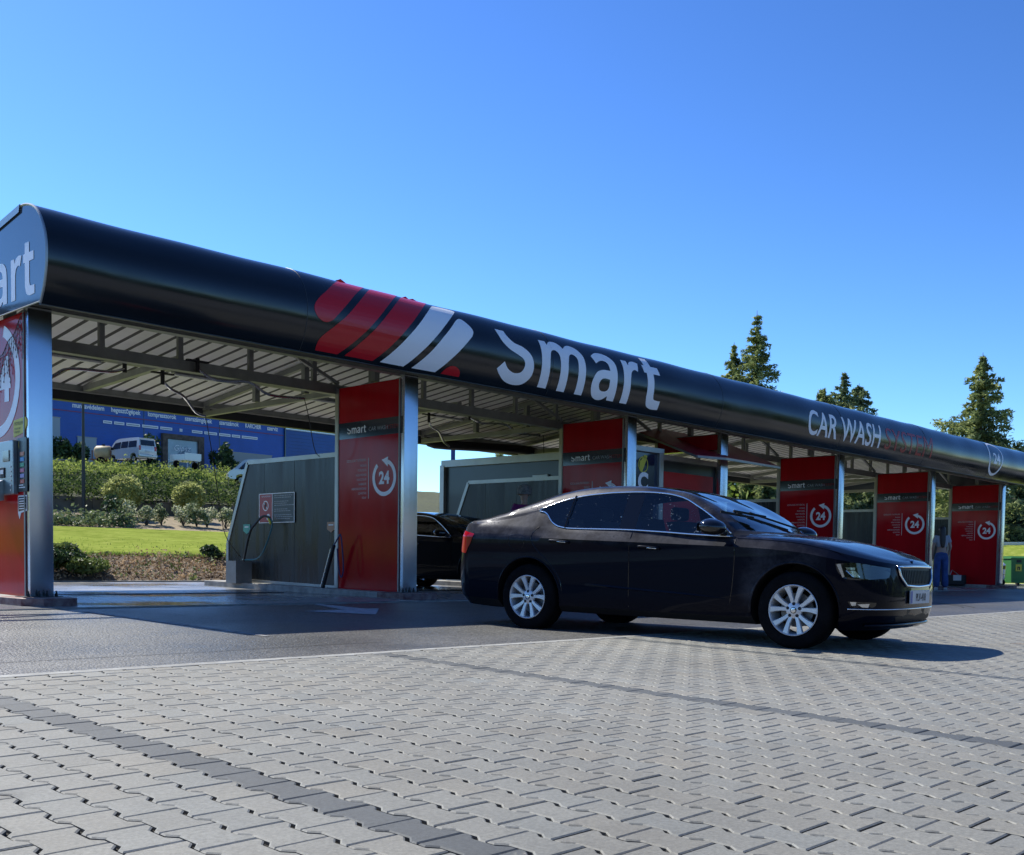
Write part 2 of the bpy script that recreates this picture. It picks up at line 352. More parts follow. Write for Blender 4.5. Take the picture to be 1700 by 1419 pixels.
def build_pavers():
    A = 0.012; G = 0.0027; CH = 0.0045; DEP = 0.016
    hp = PV/2
    def outline():
        # wide ends, waisted middle; neighbours are shifted half a block so the teeth interlock
        k = 0.030
        pr = [(-hp, A), (-hp+0.028, A), (-hp+0.028+k, -A), (hp-0.028-k, -A), (hp-0.028, A), (hp, A)]
        right = [(PU/2+dx, y) for y, dx in pr]
        left = [(-PU/2-dx, y) for y, dx in pr[::-1]]
        return right+left
    ol = outline(); n = len(ol)
    P = np.array(ol)
    nx = np.zeros_like(P)
    for i in range(n):
        e1 = P[i]-P[i-1]; e2 = P[(i+1) % n]-P[i]
        n1 = np.array([e1[1], -e1[0]])/np.linalg.norm(e1); n2 = np.array([e2[1], -e2[0]])/np.linalg.norm(e2)
        b = n1+n2; b = b/np.dot(b, b)*2
        nx[i] = b
    inner0 = P-nx*G; inner1 = P-nx*(G+CH)
    V = []; Fc = []; C = []
    rng = random.Random(3)
    bands = {13: 0, 32: 1, 50: 2}
    u0 = 1.855-13*PU
    rows = list(range(-4, 250))
    for ri in rows:
        uc = u0+ri*PU
        if uc > 36: break
        # only the wedge the yard shows, plus a margin
        off = (ri % 2)*hp
        vmax = KERB_V+0.012; vmin = -1.0 if uc < 12 else (-0.2)
        nb = int((vmax-vmin)/PV)+1
        v0 = vmax-off+PV            # the first block may be cut by the kerb
        j = 0
        while True:
            vc = v0-hp-j*PV; j += 1
            if vc < vmin: break
            if vc-hp > vmax-0.02: continue
            tx = rng.gauss(0, 0.0035); ty = rng.gauss(0, 0.0035); dz = rng.gauss(0, 0.0007); ju = rng.gauss(0, 0.0007); jv = rng.gauss(0, 0.0012)
            if uc*0.9 > 14 and vc < 1.0: continue
            zb = KERB_Z+0.025*(vc-KERB_V)+0.003
            base = len(V)
            rings = ((inner1, 0.0), (inner0, -CH*0.8), (inner0, -DEP))
            for pts, dzz in rings:
                for x, y in pts:
                    V.append((uc+x+ju, min(vc+y+jv, vmax-0.001), zb+0.025*y+dz+tx*x+ty*y+dzz))
            Fc.append(tuple(range(base, base+n)))
            for q in (0, 1):
                a = base+q*n; b2 = a+n
                for i in range(n): Fc.append((a+i, b2+i, b2+(i+1) % n, a+(i+1) % n))
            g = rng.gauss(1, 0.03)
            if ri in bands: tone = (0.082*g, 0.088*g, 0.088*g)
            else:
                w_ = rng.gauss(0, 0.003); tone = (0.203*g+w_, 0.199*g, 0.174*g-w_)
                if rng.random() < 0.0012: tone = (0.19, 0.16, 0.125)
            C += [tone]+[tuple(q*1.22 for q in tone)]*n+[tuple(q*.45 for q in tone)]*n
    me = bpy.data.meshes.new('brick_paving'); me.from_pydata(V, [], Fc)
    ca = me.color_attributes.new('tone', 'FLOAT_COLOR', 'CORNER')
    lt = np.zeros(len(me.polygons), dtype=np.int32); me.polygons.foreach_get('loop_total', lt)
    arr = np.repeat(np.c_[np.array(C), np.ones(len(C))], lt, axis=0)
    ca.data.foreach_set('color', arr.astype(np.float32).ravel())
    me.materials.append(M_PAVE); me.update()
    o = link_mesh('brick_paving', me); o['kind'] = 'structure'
    print('pavers', len(C)//(2*n+1), 'faces', len(Fc))
build_pavers()
sheet('paving_bed', [-60, -2, 36, 90], [-60, -1, 2, KERB_V+0.012], lambda u, v: KERB_Z+0.025*(v-KERB_V)-0.0105, M_SAND)
# the yard beyond the modelled blocks (behind the lens and far right)
M_YARD = speckle_mat('distant pavers', (0.22, 0.22, 0.21), (0.17, 0.17, 0.16), (0.26, 0.26, 0.25), 8, 0.75, 0.06, 0.3, 7)
def yardz(u, v): return KERB_Z+0.025*(v-KERB_V)+0.001
sheet('yard_paving', [-60, 90], [-60, -1.2], yardz, M_YARD)
sheet('yard_paving_far', [36.1, 42.2], [-1.19, KERB_V+0.01], yardz, M_YARD)

# painted markings in front of the bays: thin white sheets
M_PAINT = mat('worn white road paint', (0.36, 0.38, 0.40), 0.6, var=0.3, vscale=12, obj=False)
def flat_poly(name, pts, m, dz=0.004, zf=ground_z):
    mb = MB(); mb.add([(u, v, zf(v)+dz) for u, v in pts], [tuple(range(len(pts)))]); o = mb.build(name, m); o['kind'] = 'structure'; return o
flat_poly('painted_arrow', [(7.77, 10.75), (7.86, 10.75), (7.86, 9.85), (8.04, 9.82), (7.32, 9.0), (6.90, 9.72), (7.48, 9.78)][::-1], M_PAINT)
flat_poly('painted_line', [(4.72, 10.4), (4.80, 10.4), (4.86, 7.3), (4.80, 7.3)][::-1], mat('faint paint', (0.22, 0.22, 0.22), 0.8, var=0.5, vscale=9, obj=False))
# tar seam in the asphalt
M_TAR = mat('tar seam', (0.03, 0.03, 0.03), 0.5)
mb = MB(); 
for i in range(14):
    a = -1+i*0.45
    mb.add([(a, 6.42+0.02*math.sin(a*3), ground_z(6.42)+0.003), (a+0.45, 6.42+0.02*math.sin((a+.45)*3), ground_z(6.42)+0.003), (a+0.45, 6.435+0.02*math.sin((a+.45)*3), ground_z(6.435)+0.003), (a, 6.435+0.02*math.sin(a*3), ground_z(6.435)+0.003)], [(0, 1, 2, 3)])
mb.build('tar_seam', M_TAR)['kind'] = 'structure'
# tyre marks swept over the drive at the right
mb = MB()
for (cu, cv, rr, a0, a1) in ((17.2, 8.0, 1.9, -0.4, 1.2), (17.2, 8.0, 2.12, -0.3, 1.1), (20.5, 8.6, 3.0, -1.4, -0.3), (20.5, 8.6, 3.2, -1.3, -0.4)):
    pts = []
    for i in range(25):
        a = a0+(a1-a0)*i/24
        pts.append((cu+rr*math.cos(a), cv-rr*math.sin(a)*0.7))
    vs = []
    for (u, v), sgn in [(p, s_) for p in pts for s_ in (-1, 1)]:
        vs.append((u+0.035*sgn, v, ground_z(v)+0.0035))
    mb.add(vs, [(2*i, 2*i+1, 2*i+3, 2*i+2) for i in range(24)])
mb.build('tyre_marks', mat('rubber mark', (0.04, 0.04, 0.04), 0.7, var=0.4, vscale=8, obj=False))['kind'] = 'structure'

# slotted drain gratings across the bays
M_GRATE = mat('drain grate iron', (0.05, 0.05, 0.05), 0.5, 0.6)
for k, (a, b) in enumerate(((5.6, 9.2), (10.8, 14.4), (18.9, 22.4), (23.8, 27.5), (29.0, 32.6))):
    for j in range(1):
        mb = MB(); x = a
        while x < b:
            mb.box((x, 13.55, floor_z(13.6)-.01), (x+.03, 13.80, floor_z(13.6)+.011)); x += .055
        mb.box((a-.04, 13.52, floor_z(13.6)-.01), (b+.04, 13.549, floor_z(13.6)+.012)); mb.box((a-.04, 13.801, floor_z(13.6)-.01), (b+.04, 13.83, floor_z(13.6)+.012))
        tag(mb.build('drain_grate', M_GRATE), ['slotted iron drain grate in the floor of the leftmost bay', 'slotted iron drain grate under the parked black car', 'slotted drain grate in the bay right of the red awning', 'slotted drain grate in the bay left of the woman', 'slotted drain grate in the rightmost bay'][k], 'drain', 'drain grates across the bays')
# ------------------------------------------------------------------ flat lettering
def _curve_mesh(cu):
    o = bpy.data.objects.new('tmp', cu); COL.objects.link(o)
    dg = bpy.context.evaluated_depsgraph_get(); dg.update()
    me = bpy.data.meshes.new_from_object(o.evaluated_get(dg))
    V = [tuple(v.co) for v in me.vertices]; Fc = [tuple(p.vertices) for p in me.polygons]
    bpy.data.objects.remove(o); bpy.data.curves.remove(cu); bpy.data.meshes.remove(me)
    return V, Fc
def text2d(s, size, off=0.0, align='LEFT', sx=1.0):
    cu = bpy.data.curves.new('tmp', 'FONT'); cu.body = s; cu.size = size; cu.offset = off; cu.align_x = align; cu.resolution_u = 4; cu.dimensions = '2D'; cu.fill_mode = 'BOTH'
    V, Fc = _curve_mesh(cu)
    return [(x*sx, y, 0) for x, y, z in V], Fc
def shape2d(loops):
    cu = bpy.data.curves.new('tmp', 'CURVE'); cu.dimensions = '2D'; cu.fill_mode = 'BOTH'
    for lp in loops:
        sp = cu.splines.new('POLY'); sp.points.add(len(lp)-1)
        for i, (x, y) in enumerate(lp): sp.points[i].co = (x, y, 0, 1)
        sp.use_cyclic_u = True
    return _curve_mesh(cu)
def smooth_loop(pts, n=5):
    """closed Catmull-Rom; a point given as (x, y, 1) stays a sharp corner"""
    out = []; m = len(pts)
    for i in range(m):
        p0, p1, p2, p3 = pts[i-1], pts[i], pts[(i+1) % m], pts[(i+2) % m]
        if len(p1) > 2: p0 = p1
        if len(p2) > 2: p3 = p2
        if len(p1) > 2 and len(p2) > 2: out.append(p1[:2]); continue
        for k in range(n):
            t = k/n
            q = []
            for a in (0, 1):
                a0, a1, a2, a3 = p0[a], p1[a], p2[a], p3[a]
                q.append(0.5*((2*a1)+(-a0+a2)*t+(2*a0-5*a1+4*a2-a3)*t*t+(-a0+3*a1-3*a2+a3)*t**3))
            out.append(tuple(q))
    return out
def xf(VF, dx=0, dy=0, sx=1, sy=None):
    sy = sx if sy is None else sy
    return [(x*sx+dx, y*sy+dy, 0) for x, y, z in VF[0]], VF[1]
def merge(*vfs):
    V, Fc = [], []
    for v, f in vfs:
        b = len(V); V += v; Fc += [tuple(i+b for i in q) for q in f]
    return V, Fc
def place(name, VF, fn, m, parent=None, cuts=None):
    V, Fc = VF
    me = bpy.data.meshes.new(name); me.from_pydata(V, [], Fc)
    bm = bmesh.new(); bm.from_mesh(me)
    if cuts:
        x0 = min(v[0] for v in V); x1 = max(v[0] for v in V)
        for q in range(1, int((x1-x0)/0.25)+1):
            bmesh.ops.bisect_plane(bm, geom=bm.verts[:]+bm.edges[:]+bm.faces[:], plane_co=(x0+q*0.25, 0, 0), plane_no=(1, 0, 0))
        for y in cuts:
            bmesh.ops.bisect_plane(bm, geom=bm.verts[:]+bm.edges[:]+bm.faces[:], plane_co=(0, y, 0), plane_no=(0, 1, 0))
    off = Vector(parent_world(parent)) if parent is not None else Vector((0, 0, 0))
    for v in bm.verts: v.co = Vector(fn(v.co.x, v.co.y))-off
    bm.to_mesh(me); bm.free(); me.materials.append(m); me.update()
    return link_mesh(name, me, parent)

# the stencilled word in letter units (x-height 0.73)
LET = {
 'S': [smooth_loop([(0, .74, 1), (.18, .74, 1), (.22, .65), (.33, .57), (.52, .53), (.68, .44), (.75, .30), (.73, .13), (.60, .0), (.42, -.04), (.22, -.01), (.08, .07), (0, .15, 1), (.13, .27, 1), (.22, .18), (.36, .135), (.5, .165), (.56, .26), (.53, .35), (.40, .405), (.2, .47), (.06, .58)])],
 'm': [smooth_loop([(.03, 0, 1), (.03, .73, 1), (.175, .73, 1), (.195, .665, 1), (.27, .735), (.38, .755), (.48, .73), (.56, .66, 1), (.65, .73), (.76, .757), (.92, .72), (1.03, .6), (1.06, .42, 1), (1.06, 0, 1), (.88, 0, 1), (.88, .44, 1), (.86, .55), (.76, .60), (.67, .56), (.635, .44, 1), (.635, 0, 1), (.455, 0, 1), (.455, .44, 1), (.43, .55), (.34, .60), (.25, .56), (.215, .44, 1), (.215, 0, 1)])],
 'a': [smooth_loop([(.63, 0, 1), (.63, .45, 1), (.60, .62), (.48, .73), (.30, .765), (.14, .74), (.01, .66, 1), (.10, .545, 1), (.2, .60), (.31, .62), (.41, .58), (.445, .47, 1), (.25, .46), (.09, .39), (0, .22), (.05, .05), (.18, -.02), (.32, -.01), (.44, .065, 1), (.46, 0, 1)]),
       smooth_loop([(.44, .33, 1), (.31, .335), (.22, .30), (.18, .22), (.22, .145), (.31, .125), (.40, .15), (.44, .21, 1)])],
 'r': [smooth_loop([(.03, 0, 1), (.03, .73, 1), (.175, .73, 1), (.195, .645, 1), (.26, .72), (.38, .755), (.50, .735, 1), (.43, .565, 1), (.34, .585), (.25, .53), (.215, .42, 1), (.215, 0, 1)])],
 't': [smooth_loop([(.05, .92, 1), (.235, .92, 1), (.235, .735, 1), (.42, .735, 1), (.42, .585, 1), (.235, .585, 1), (.235, .23, 1), (.26, .165), (.33, .15), (.45, .15, 1), (.45, 0, 1), (.26, -.01), (.11, .04), (.05, .18, 1), (.05, .585, 1), (-.02, .585, 1), (-.02, .735, 1), (.05, .735, 1)])],
}
LET2D = {k: shape2d(v) for k, v in LET.items()}
WORD = merge(*[xf(LET2D[c], dx) for c, dx in zip('Smart', (0, .91, 2.12, 2.91, 3.50))])     # total width 3.95
def ring2d(cx, cy, ro, ri, a0=100, a1=415, n=40, sx=1.0):
    """open ring with an arrow head: the round the clock mark"""
    V = []; Fc = []
    for i in range(n+1):
        a = R(a0+(a1-a0)*i/n)
        for r in (ro, ri): V.append((cx+sx*r*math.cos(a), cy+r*math.sin(a), 0))
    Fc = [(2*i, 2*i+2, 2*i+3, 2*i+1) for i in range(n)]
    return V, Fc
def clock_mark(cx, cy, r):
    rm = r*0.80
    ring = ring2d(cx, cy, r, r*0.78, 130, 440-10, 44)
    # arrow head at the end of the stroke (upper part, pointing left)
    a = R(430-360); ax, ay = cx+0.89*r*math.cos(a), cy+0.89*r*math.sin(a)
    tri = ([(ax+0.02*r, ay+0.27*r, 0), (ax-0.52*r, ay+0.12*r, 0), (ax+0.0*r, ay-0.27*r, 0)], [(0, 1, 2)])
    num = xf(text2d('24', r*0.92, r*0.035, 'CENTER'), cx, cy-r*0.32, 0.95, 1.0)
    return merge(ring, num), tri

# ------------------------------------------------------------------ canopy
COLS = [4.28*K, 8.78*K, 13.22*K, 15.80*K, 20.07*K, 24.60*K, 29.12*K]
V0, V1, VB = 10.0*K, 11.38*K, 14.85*K
prof0 = np.array([(9.575, 2.235), (9.55, 2.25), (9.48, 2.37), (9.43, 2.53), (9.42, 2.68), (9.44, 2.80), (9.48, 2.89), (9.55, 2.99), (9.64, 3.07), (9.76, 3.125), (9.93, 3.155), (10.2, 3.135)])*K
def dens(p, n=4):
    out = []
    for i in range(len(p)-1):
        p0, p1, p2, p3 = p[max(i-1, 0)], p[i], p[i+1], p[min(i+2, len(p)-1)]
        for k in range(n):
            t = k/n
            out.append(0.5*((2*p1)+(-p0+p2)*t+(2*p0-5*p1+4*p2-p3)*t*t+(-p0+3*p1-3*p2+p3)*t**3))
    out.append(p[-1]); return np.array(out)
prof = dens(prof0)
pseg = np.r_[0, np.cumsum(np.linalg.norm(np.diff(prof, axis=0), axis=1))]
def wobf(u, z): return 0.004*math.sin(u*1.7+z*2)+0.003*math.sin(u*4.1+1)
S_OFF = float(np.interp(0, [0], [0]))
# arc length 0 of the survey sits at the second control point
_i2 = 4; S0 = pseg[_i2]
pn = np.zeros_like(prof); d_ = np.gradient(prof, axis=0); pn[:, 0] = -d_[:, 1]; pn[:, 1] = d_[:, 0]; pn /= np.linalg.norm(pn, axis=1)[:, None]
def fascia_pt(u, s, off=0.004):
    off = off+wobf(u, float(np.interp(s+S0, pseg, prof[:, 1])))
    s = s+S0
    v = np.interp(s, pseg, prof[:, 0]); z = np.interp(s, pseg, prof[:, 1]); a = np.interp(s, pseg, pn[:, 0]); b = np.interp(s, pseg, pn[:, 1])
    return (u, v+a*off, z+b*off)
UE0, UE1 = 4.0*K, 33.75
canopy = thing('car_wash_canopy', 'long car wash canopy with dark rounded fascia lettered in white over all the bays', 'canopy', (UE0, V0, 0))
edges = [UE0, 7.72, 12.2, 16.9, 21.6, 26.0, 30.3, UE1]
for a, b in zip(edges[:-1], edges[1:]):
    ns = max(2, int((b-a)/0.06)); mb = MB(); m = len(prof)
    us = np.linspace(a+0.0015, b-0.0015, ns)
    vs = []
    for i, u in enumerate(us):
        for (v, z), nn in zip(prof, pn):
            wob = wobf(u, z)
            vs.append((u, v+nn[0]*wob, z+nn[1]*wob))
    mb.add(vs, [(i*m+k, (i+1)*m+k, (i+1)*m+k+1, i*m+k+1) for i in range(ns-1) for k in range(m-1)])
    o = mb.build('fascia_panel', M_FASCIA, canopy, smooth=True, fixn=False)
    # dark seam lip at the joint
for u in edges[1:-1]:
    mb = MB(); mb.tube([fascia_pt(u, s, 0.001) for s in np.linspace(0.0, 1.3, 22)], 0.004, 5)
    mb.build('fascia_joint', M_DARKST, canopy)
mb = MB(); mb.beam((UE0, 9.585*K, 2.232*K), (UE1, 9.585*K, 2.232*K), 0.05, 0.012); mb.build('fascia_edge_trim', M_DARKST, canopy)
# end sheet: the lettered gable
ep = [tuple(p) for p in prof]+[(VB+0.1, 2.50*K), (VB+0.1, 2.265*K), (9.62*K, 2.262*K)]
mb = MB(); mb.prism(ep, 'x', UE0-0.012, UE0+0.012)
endp = mb.build('gable_end_panel', M_END, canopy)
mb = MB(); mb.prism(ep, 'x', UE1-0.012, UE1+0.012); mb.build('gable_end_panel', M_END, canopy)
mb = MB(); mb.tube([(UE0-0.01, v, z) for v, z in prof[3:]]+[(UE0-0.01, VB+0.1, 2.50*K)], 0.014, 6); mb.tube([(UE0-0.01, 9.56*K, 2.25*K), (UE0-0.01, VB+0.1, 2.262*K)], 0.008, 6); mb.build('edge_bead', M_ALU, endp)
mb = MB()                                    # pale verge flashing along the sloping roof edge
mb.add([(UE0-0.03, 9.95*K, 3.165*K), (UE0-0.03, VB+0.1, 2.53*K), (UE0-0.03, VB+0.1, 2.46*K), (UE0-0.03, 9.97*K, 3.10*K), (UE0+0.2, 9.95*K, 3.175*K), (UE0+0.2, VB+0.1, 2.54*K)], [(0, 1, 2, 3), (0, 4, 5, 1)])
mb.build('verge_flashing', M_ALU, canopy)
place('lettering', xf(WORD, 0, 0, 0.585), lambda x, y: (UE0-0.016, 13.43-x, 2.69+y), M_SILVERV, endp)
# lettering and stripes on the fascia
CUTS = [i*0.05 for i in range(-1, 26)]
place('lettering', merge(*[xf(LET2D[c], dx, 0.10) for c, dx in zip('Smart', (11.03, 11.92, 13.15, 13.92, 14.55))]), fascia_pt, M_SILVERV, canopy, CUTS)
def blob(name, pts, m):
    place(name, shape2d([smooth_loop(pts, 4)]), fascia_pt, m, canopy, CUTS)
blob('red_stripe', [(8.52, 1.24, 1), (8.41, 1.13, 1), (8.06, .80, 1), (7.88, .64), (7.82, .53), (7.87, .43), (7.98, .385), (8.09, .42), (8.17, .50, 1), (8.50, .83, 1), (8.82, 1.13, 1), (8.92, 1.24, 1)], M_REDV)
blob('red_stripe', [(9.04, 1.24, 1), (8.93, 1.13, 1), (8.55, .75, 1), (8.30, .50, 1), (8.00, .24), (7.93, .13), (7.93, .025, 1), (8.27, .025, 1), (8.49, .24, 1), (8.68, .43, 1), (8.96, .72, 1), (9.36, 1.11, 1), (9.49, 1.24, 1)], M_REDV)
blob('red_stripe', [(9.58, 1.24, 1), (9.46, 1.12, 1), (8.98, .65, 1), (8.77, .43, 1), (8.58, .24, 1), (8.38, .025, 1), (8.83, .025, 1), (9.0, .20, 1), (9.15, .36, 1), (9.41, .63, 1), (9.82, 1.04, 1), (9.99, 1.21, 1)], M_REDV)
blob('white_stripe', [(8.95, .03, 1), (9.13, .22, 1), (9.32, .42, 1), (9.58, .68, 1), (9.92, 1.02, 1), (10.0, 1.07), (10.2, 1.09), (10.36, 1.07), (10.36, 1.02, 1), (9.99, .67, 1), (9.71, .39, 1), (9.35, .03, 1)], M_SILVERV)
blob('white_stripe', [(9.49, .03, 1), (9.73, .27, 1), (9.94, .50, 1), (10.25, .81, 1), (10.33, .87), (10.41, .87), (10.51, .78), (10.545, .70), (10.51, .62, 1), (10.33, .44, 1), (9.92, .03, 1)], M_SILVERV)
blob('red_dot', [(10.03, .025, 1), (10.09, .11), (10.18, .16), (10.28, .155), (10.36, .10), (10.375, .025, 1)], M_REDV)
t = text2d('CAR WASH', 0.72, 0.008); wd = max(v[0] for v in t[0])
place('lettering', xf(t, 20.07, 0.215, 3.38/wd, 1.0), fascia_pt, M_SILVERV, canopy, CUTS)
t = text2d('SYSTEM', 0.72, 0.0); wd = max(v[0] for v in t[0])
place('lettering', xf(t, 23.68, 0.215, 2.68/wd, 1.0), fascia_pt, M_DIMRED, canopy, CUTS)
drop = [(30.20, .42), (30.28, .20), (30.55, .08), (30.85, .12), (31.15, .38), (31.28, .70), (31.22, .93), (30.95, 1.05), (30.6, 1.07), (30.35, .95), (30.22, .7)]
dri = [(30.73+(x-30.73)*0.86, .58+(y-.58)*0.86) for x, y in drop]
place('round_the_clock_mark', merge(shape2d([smooth_loop(drop, 5), smooth_loop(dri, 5)]), xf(text2d('24', 0.40, 0.012, 'CENTER'), 30.75, 0.42, 1.25, 1.0)), fascia_pt, M_SILVERV, canopy, CUTS)
for u, h, l in ((8.51, .035, .18), (9.60, .02, .12), (9.73, .015, .16)):          # lifted scraps of red film on the ridge
    mb = MB(); p = fascia_pt(u, 1.19, 0.003); mb.add([(u-l/2, p[1], p[2]), (u+l/2, p[1]+.01, p[2]), (u-.02, p[1]-.01, p[2]+h), (u-l/2, p[1]+.03, p[2]+.004), (u+l/2, p[1]+.03, p[2]+.004)], [(0, 1, 2), (3, 2, 4)]); mb.build('lifted_film', M_REDV, canopy, fixn=False)

# corrugated roof sheet, ribs running back under the slope
def roof_z(v): return 2.96*K-(v-V0)*0.112
mb = MB(); u = UE0+0.02; pts = []
while u < UE1-0.05:
    pts += [(u, 0), (u+0.195, 0), (u+0.215, 0.04), (u+0.24, 0.04), (u+0.26, 0)]; u += 0.26
va, vb = 9.80*K, VB+0.12
vs = [(a, va, roof_z(va)+b-0.10*0) for a, b in pts]+[(a, vb, roof_z(vb)+b) for a, b in pts]; n = len(pts)
for i in range(n-1):
    mb.cur = 1 if i % 5 in (1, 2, 3) else 0
    b0 = i; mb.add([vs[i], vs[i+1], vs[n+i+1], vs[n+i]], [(0, 1, 2, 3)])
# the front overhang below the curl
mb.build('roof_sheet', [M_SHEET, mat('grey rib groove', (0.13, 0.13, 0.12), 0.6)], canopy)  # second material: shade inside the rib grooves put into the colour
mb = MB(); mb.add([(UE0, 9.93*K, 3.155*K), (UE1, 9.93*K, 3.155*K), (UE1, VB+0.17, 2.53*K), (UE0, VB+0.17, 2.53*K)], [(0, 1, 2, 3)]); mb.build('roof_skin', M_GALV, canopy)
mb = MB(); mb.add([(UE0+.02, 9.60*K, 2.28*K), (UE1-.02, 9.60*K, 2.28*K), (UE1-.02, 9.66*K, 3.0*K), (UE0+.02, 9.66*K, 3.0*K)], [(0, 1, 2, 3)]); mb.build('fascia_back', M_DARKST, canopy)
# long beams
def hbeam(name, v, z0, z1, t, m=M_GALV, u0=UE0+0.03, u1=UE1-0.02):
    mb = MB(); mb.box((u0, v-t/2, z0), (u1, v+t/2, z1)); mb.box((u0, v-t/2-0.02, z0-0.008), (u1, v+t/2+0.02, z0-0.001)); return mb.build(name, m, canopy)
hbeam('front_beam', V0+0.05, 2.285*K, 2.385*K, 0.09)
hbeam('middle_beam', V1+0.03, 2.19*K, 2.31*K, 0.09)
hbeam('back_beam', VB, 2.345*K, 2.44*K, 0.09)
hbeam('gutter', VB+0.22, 2.225*K, 2.47*K, 0.14, M_DARKST)
hbeam('purlin', 13.1*K, 2.49*K, 2.55*K, 0.06)
u = UE0+0.55; k = 0
while u < UE1:                               # short roof posts on the beams
    mb = MB(); s = 0.035
    mb.box((u-s, V1-0.0, 2.312*K), (u+s, V1+0.06, roof_z(V1)-0.004)); mb.build('roof_post', M_GALV, canopy)
    k += 1; u += 1.08
for i, u in enumerate(COLS):
    uc = u-0.13
    mb = MB(); mb.beam((uc, V0+0.12, 2.235*K), (uc, VB-0.06, 2.235*K), 0.08, 0.085); mb.build('cross_beam', M_GALV, canopy)
    mb = MB(); mb.beam((uc, V0+0.12, roof_z(V0+.12)-0.05), (uc, VB-0.06, roof_z(VB)-0.05), 0.07, 0.08); mb.build('rafter', M_GALV, canopy)
    for v in (V0+0.06, 10.7*K, 12.2*K, 13.4*K, VB-0.1):
        mb = MB(); mb.box((uc-0.045, v-0.045, 2.29*K), (uc+0.045, v+0.045, roof_z(v)-0.09)); mb.build('roof_post', M_GALV, canopy)
    mb = MB(); mb.beam((uc-1.3, V1+0.03, roof_z(V1)-0.06), (uc-0.05, V1+0.03, 2.33*K), 0.05, 0.05); mb.build('brace', M_GALV, canopy)
for i in range(len(COLS)-1):
    if i == 2: continue
    um = (COLS[i]+COLS[i+1])/2
    mb = MB(); mb.beam((um-0.15, V1+0.1, 2.33*K), (um+0.3, VB-0.1, 2.38*K), 0.09, 0.09); mb.build('boom_beam', M_GALV, canopy)
    pass
# unseen bars added past the end to throw two shade stripes on the drive
for v, z in ((12.45, 2.72), (13.05, 2.72)):
    mb = MB(); mb.beam((UE0-7.5, v, z), (UE0-0.02, v, z), 0.07, 0.07); mb.build('outrigger_bar', M_GALV, canopy)

# ------------------------------------------------------------------ bay dividers
LIST = ['SZOLGÁLTATÁSOK:', 'MOSÁS', 'POROZÁS', 'KÉZI MOSÁS', 'VIASZOLÁS', 'HABKEFE', 'ABRONCSMOSÁS', 'SZÁRÍTÁS', 'FÉNY']
def panel_graphics(panel, up, first=False):
    P = lambda x, y: (up-0.004, V1-0.10-x, y)          # x measured from the far edge towards the yard
    place('brand_band', ([(0.0, 1.825, 0), (1.46, 1.825, 0), (1.46, 2.065, 0), (0.0, 2.065, 0)], [(0, 1, 2, 3)]), lambda x, y: (up-0.0025, V1-0.085-x, y), M_BAND, panel)
    P2 = lambda x, y: (up-0.005, V1-0.10-x, y)
    place('lettering', xf(WORD, 0.20, 1.895, 0.112), P2, M_SILVERV, panel)
    t = text2d('CAR WASH', 0.085, 0.0); place('lettering', xf(t, 0.70, 1.905), P2, mat('grey vinyl', (0.30, 0.31, 0.33), 0.4), panel)
    t = text2d('SYSTEM', 0.085, 0.0); place('lettering', xf(t, 1.08, 1.905), P2, M_DIMRED, panel)
    ls = []
    for i, s in enumerate(LIST):
        t = text2d(s, 0.052 if i == 0 else 0.045, 0.0, 'RIGHT'); ls.append(xf(t, 0.66, 1.475-0.067*i-(0.01 if i else 0)))
    ls.append(([(0.70, 0.93, 0), (0.716, 0.93, 0), (0.716, 1.52, 0), (0.70, 1.52, 0)], [(0, 1, 2, 3)]))
    place('service_list', merge(*ls), P2, mat('pale vinyl', (0.62, 0.55, 0.56), 0.4), panel)
    ck, ar = clock_mark(1.06, 1.22, 0.265)
    cko = place('round_the_clock_mark', ck, P2, M_SILVERV, panel)
    place('arrow_head', ar, lambda x, y: (up-0.0065, V1-0.10-x, y), M_SILVERV, cko)
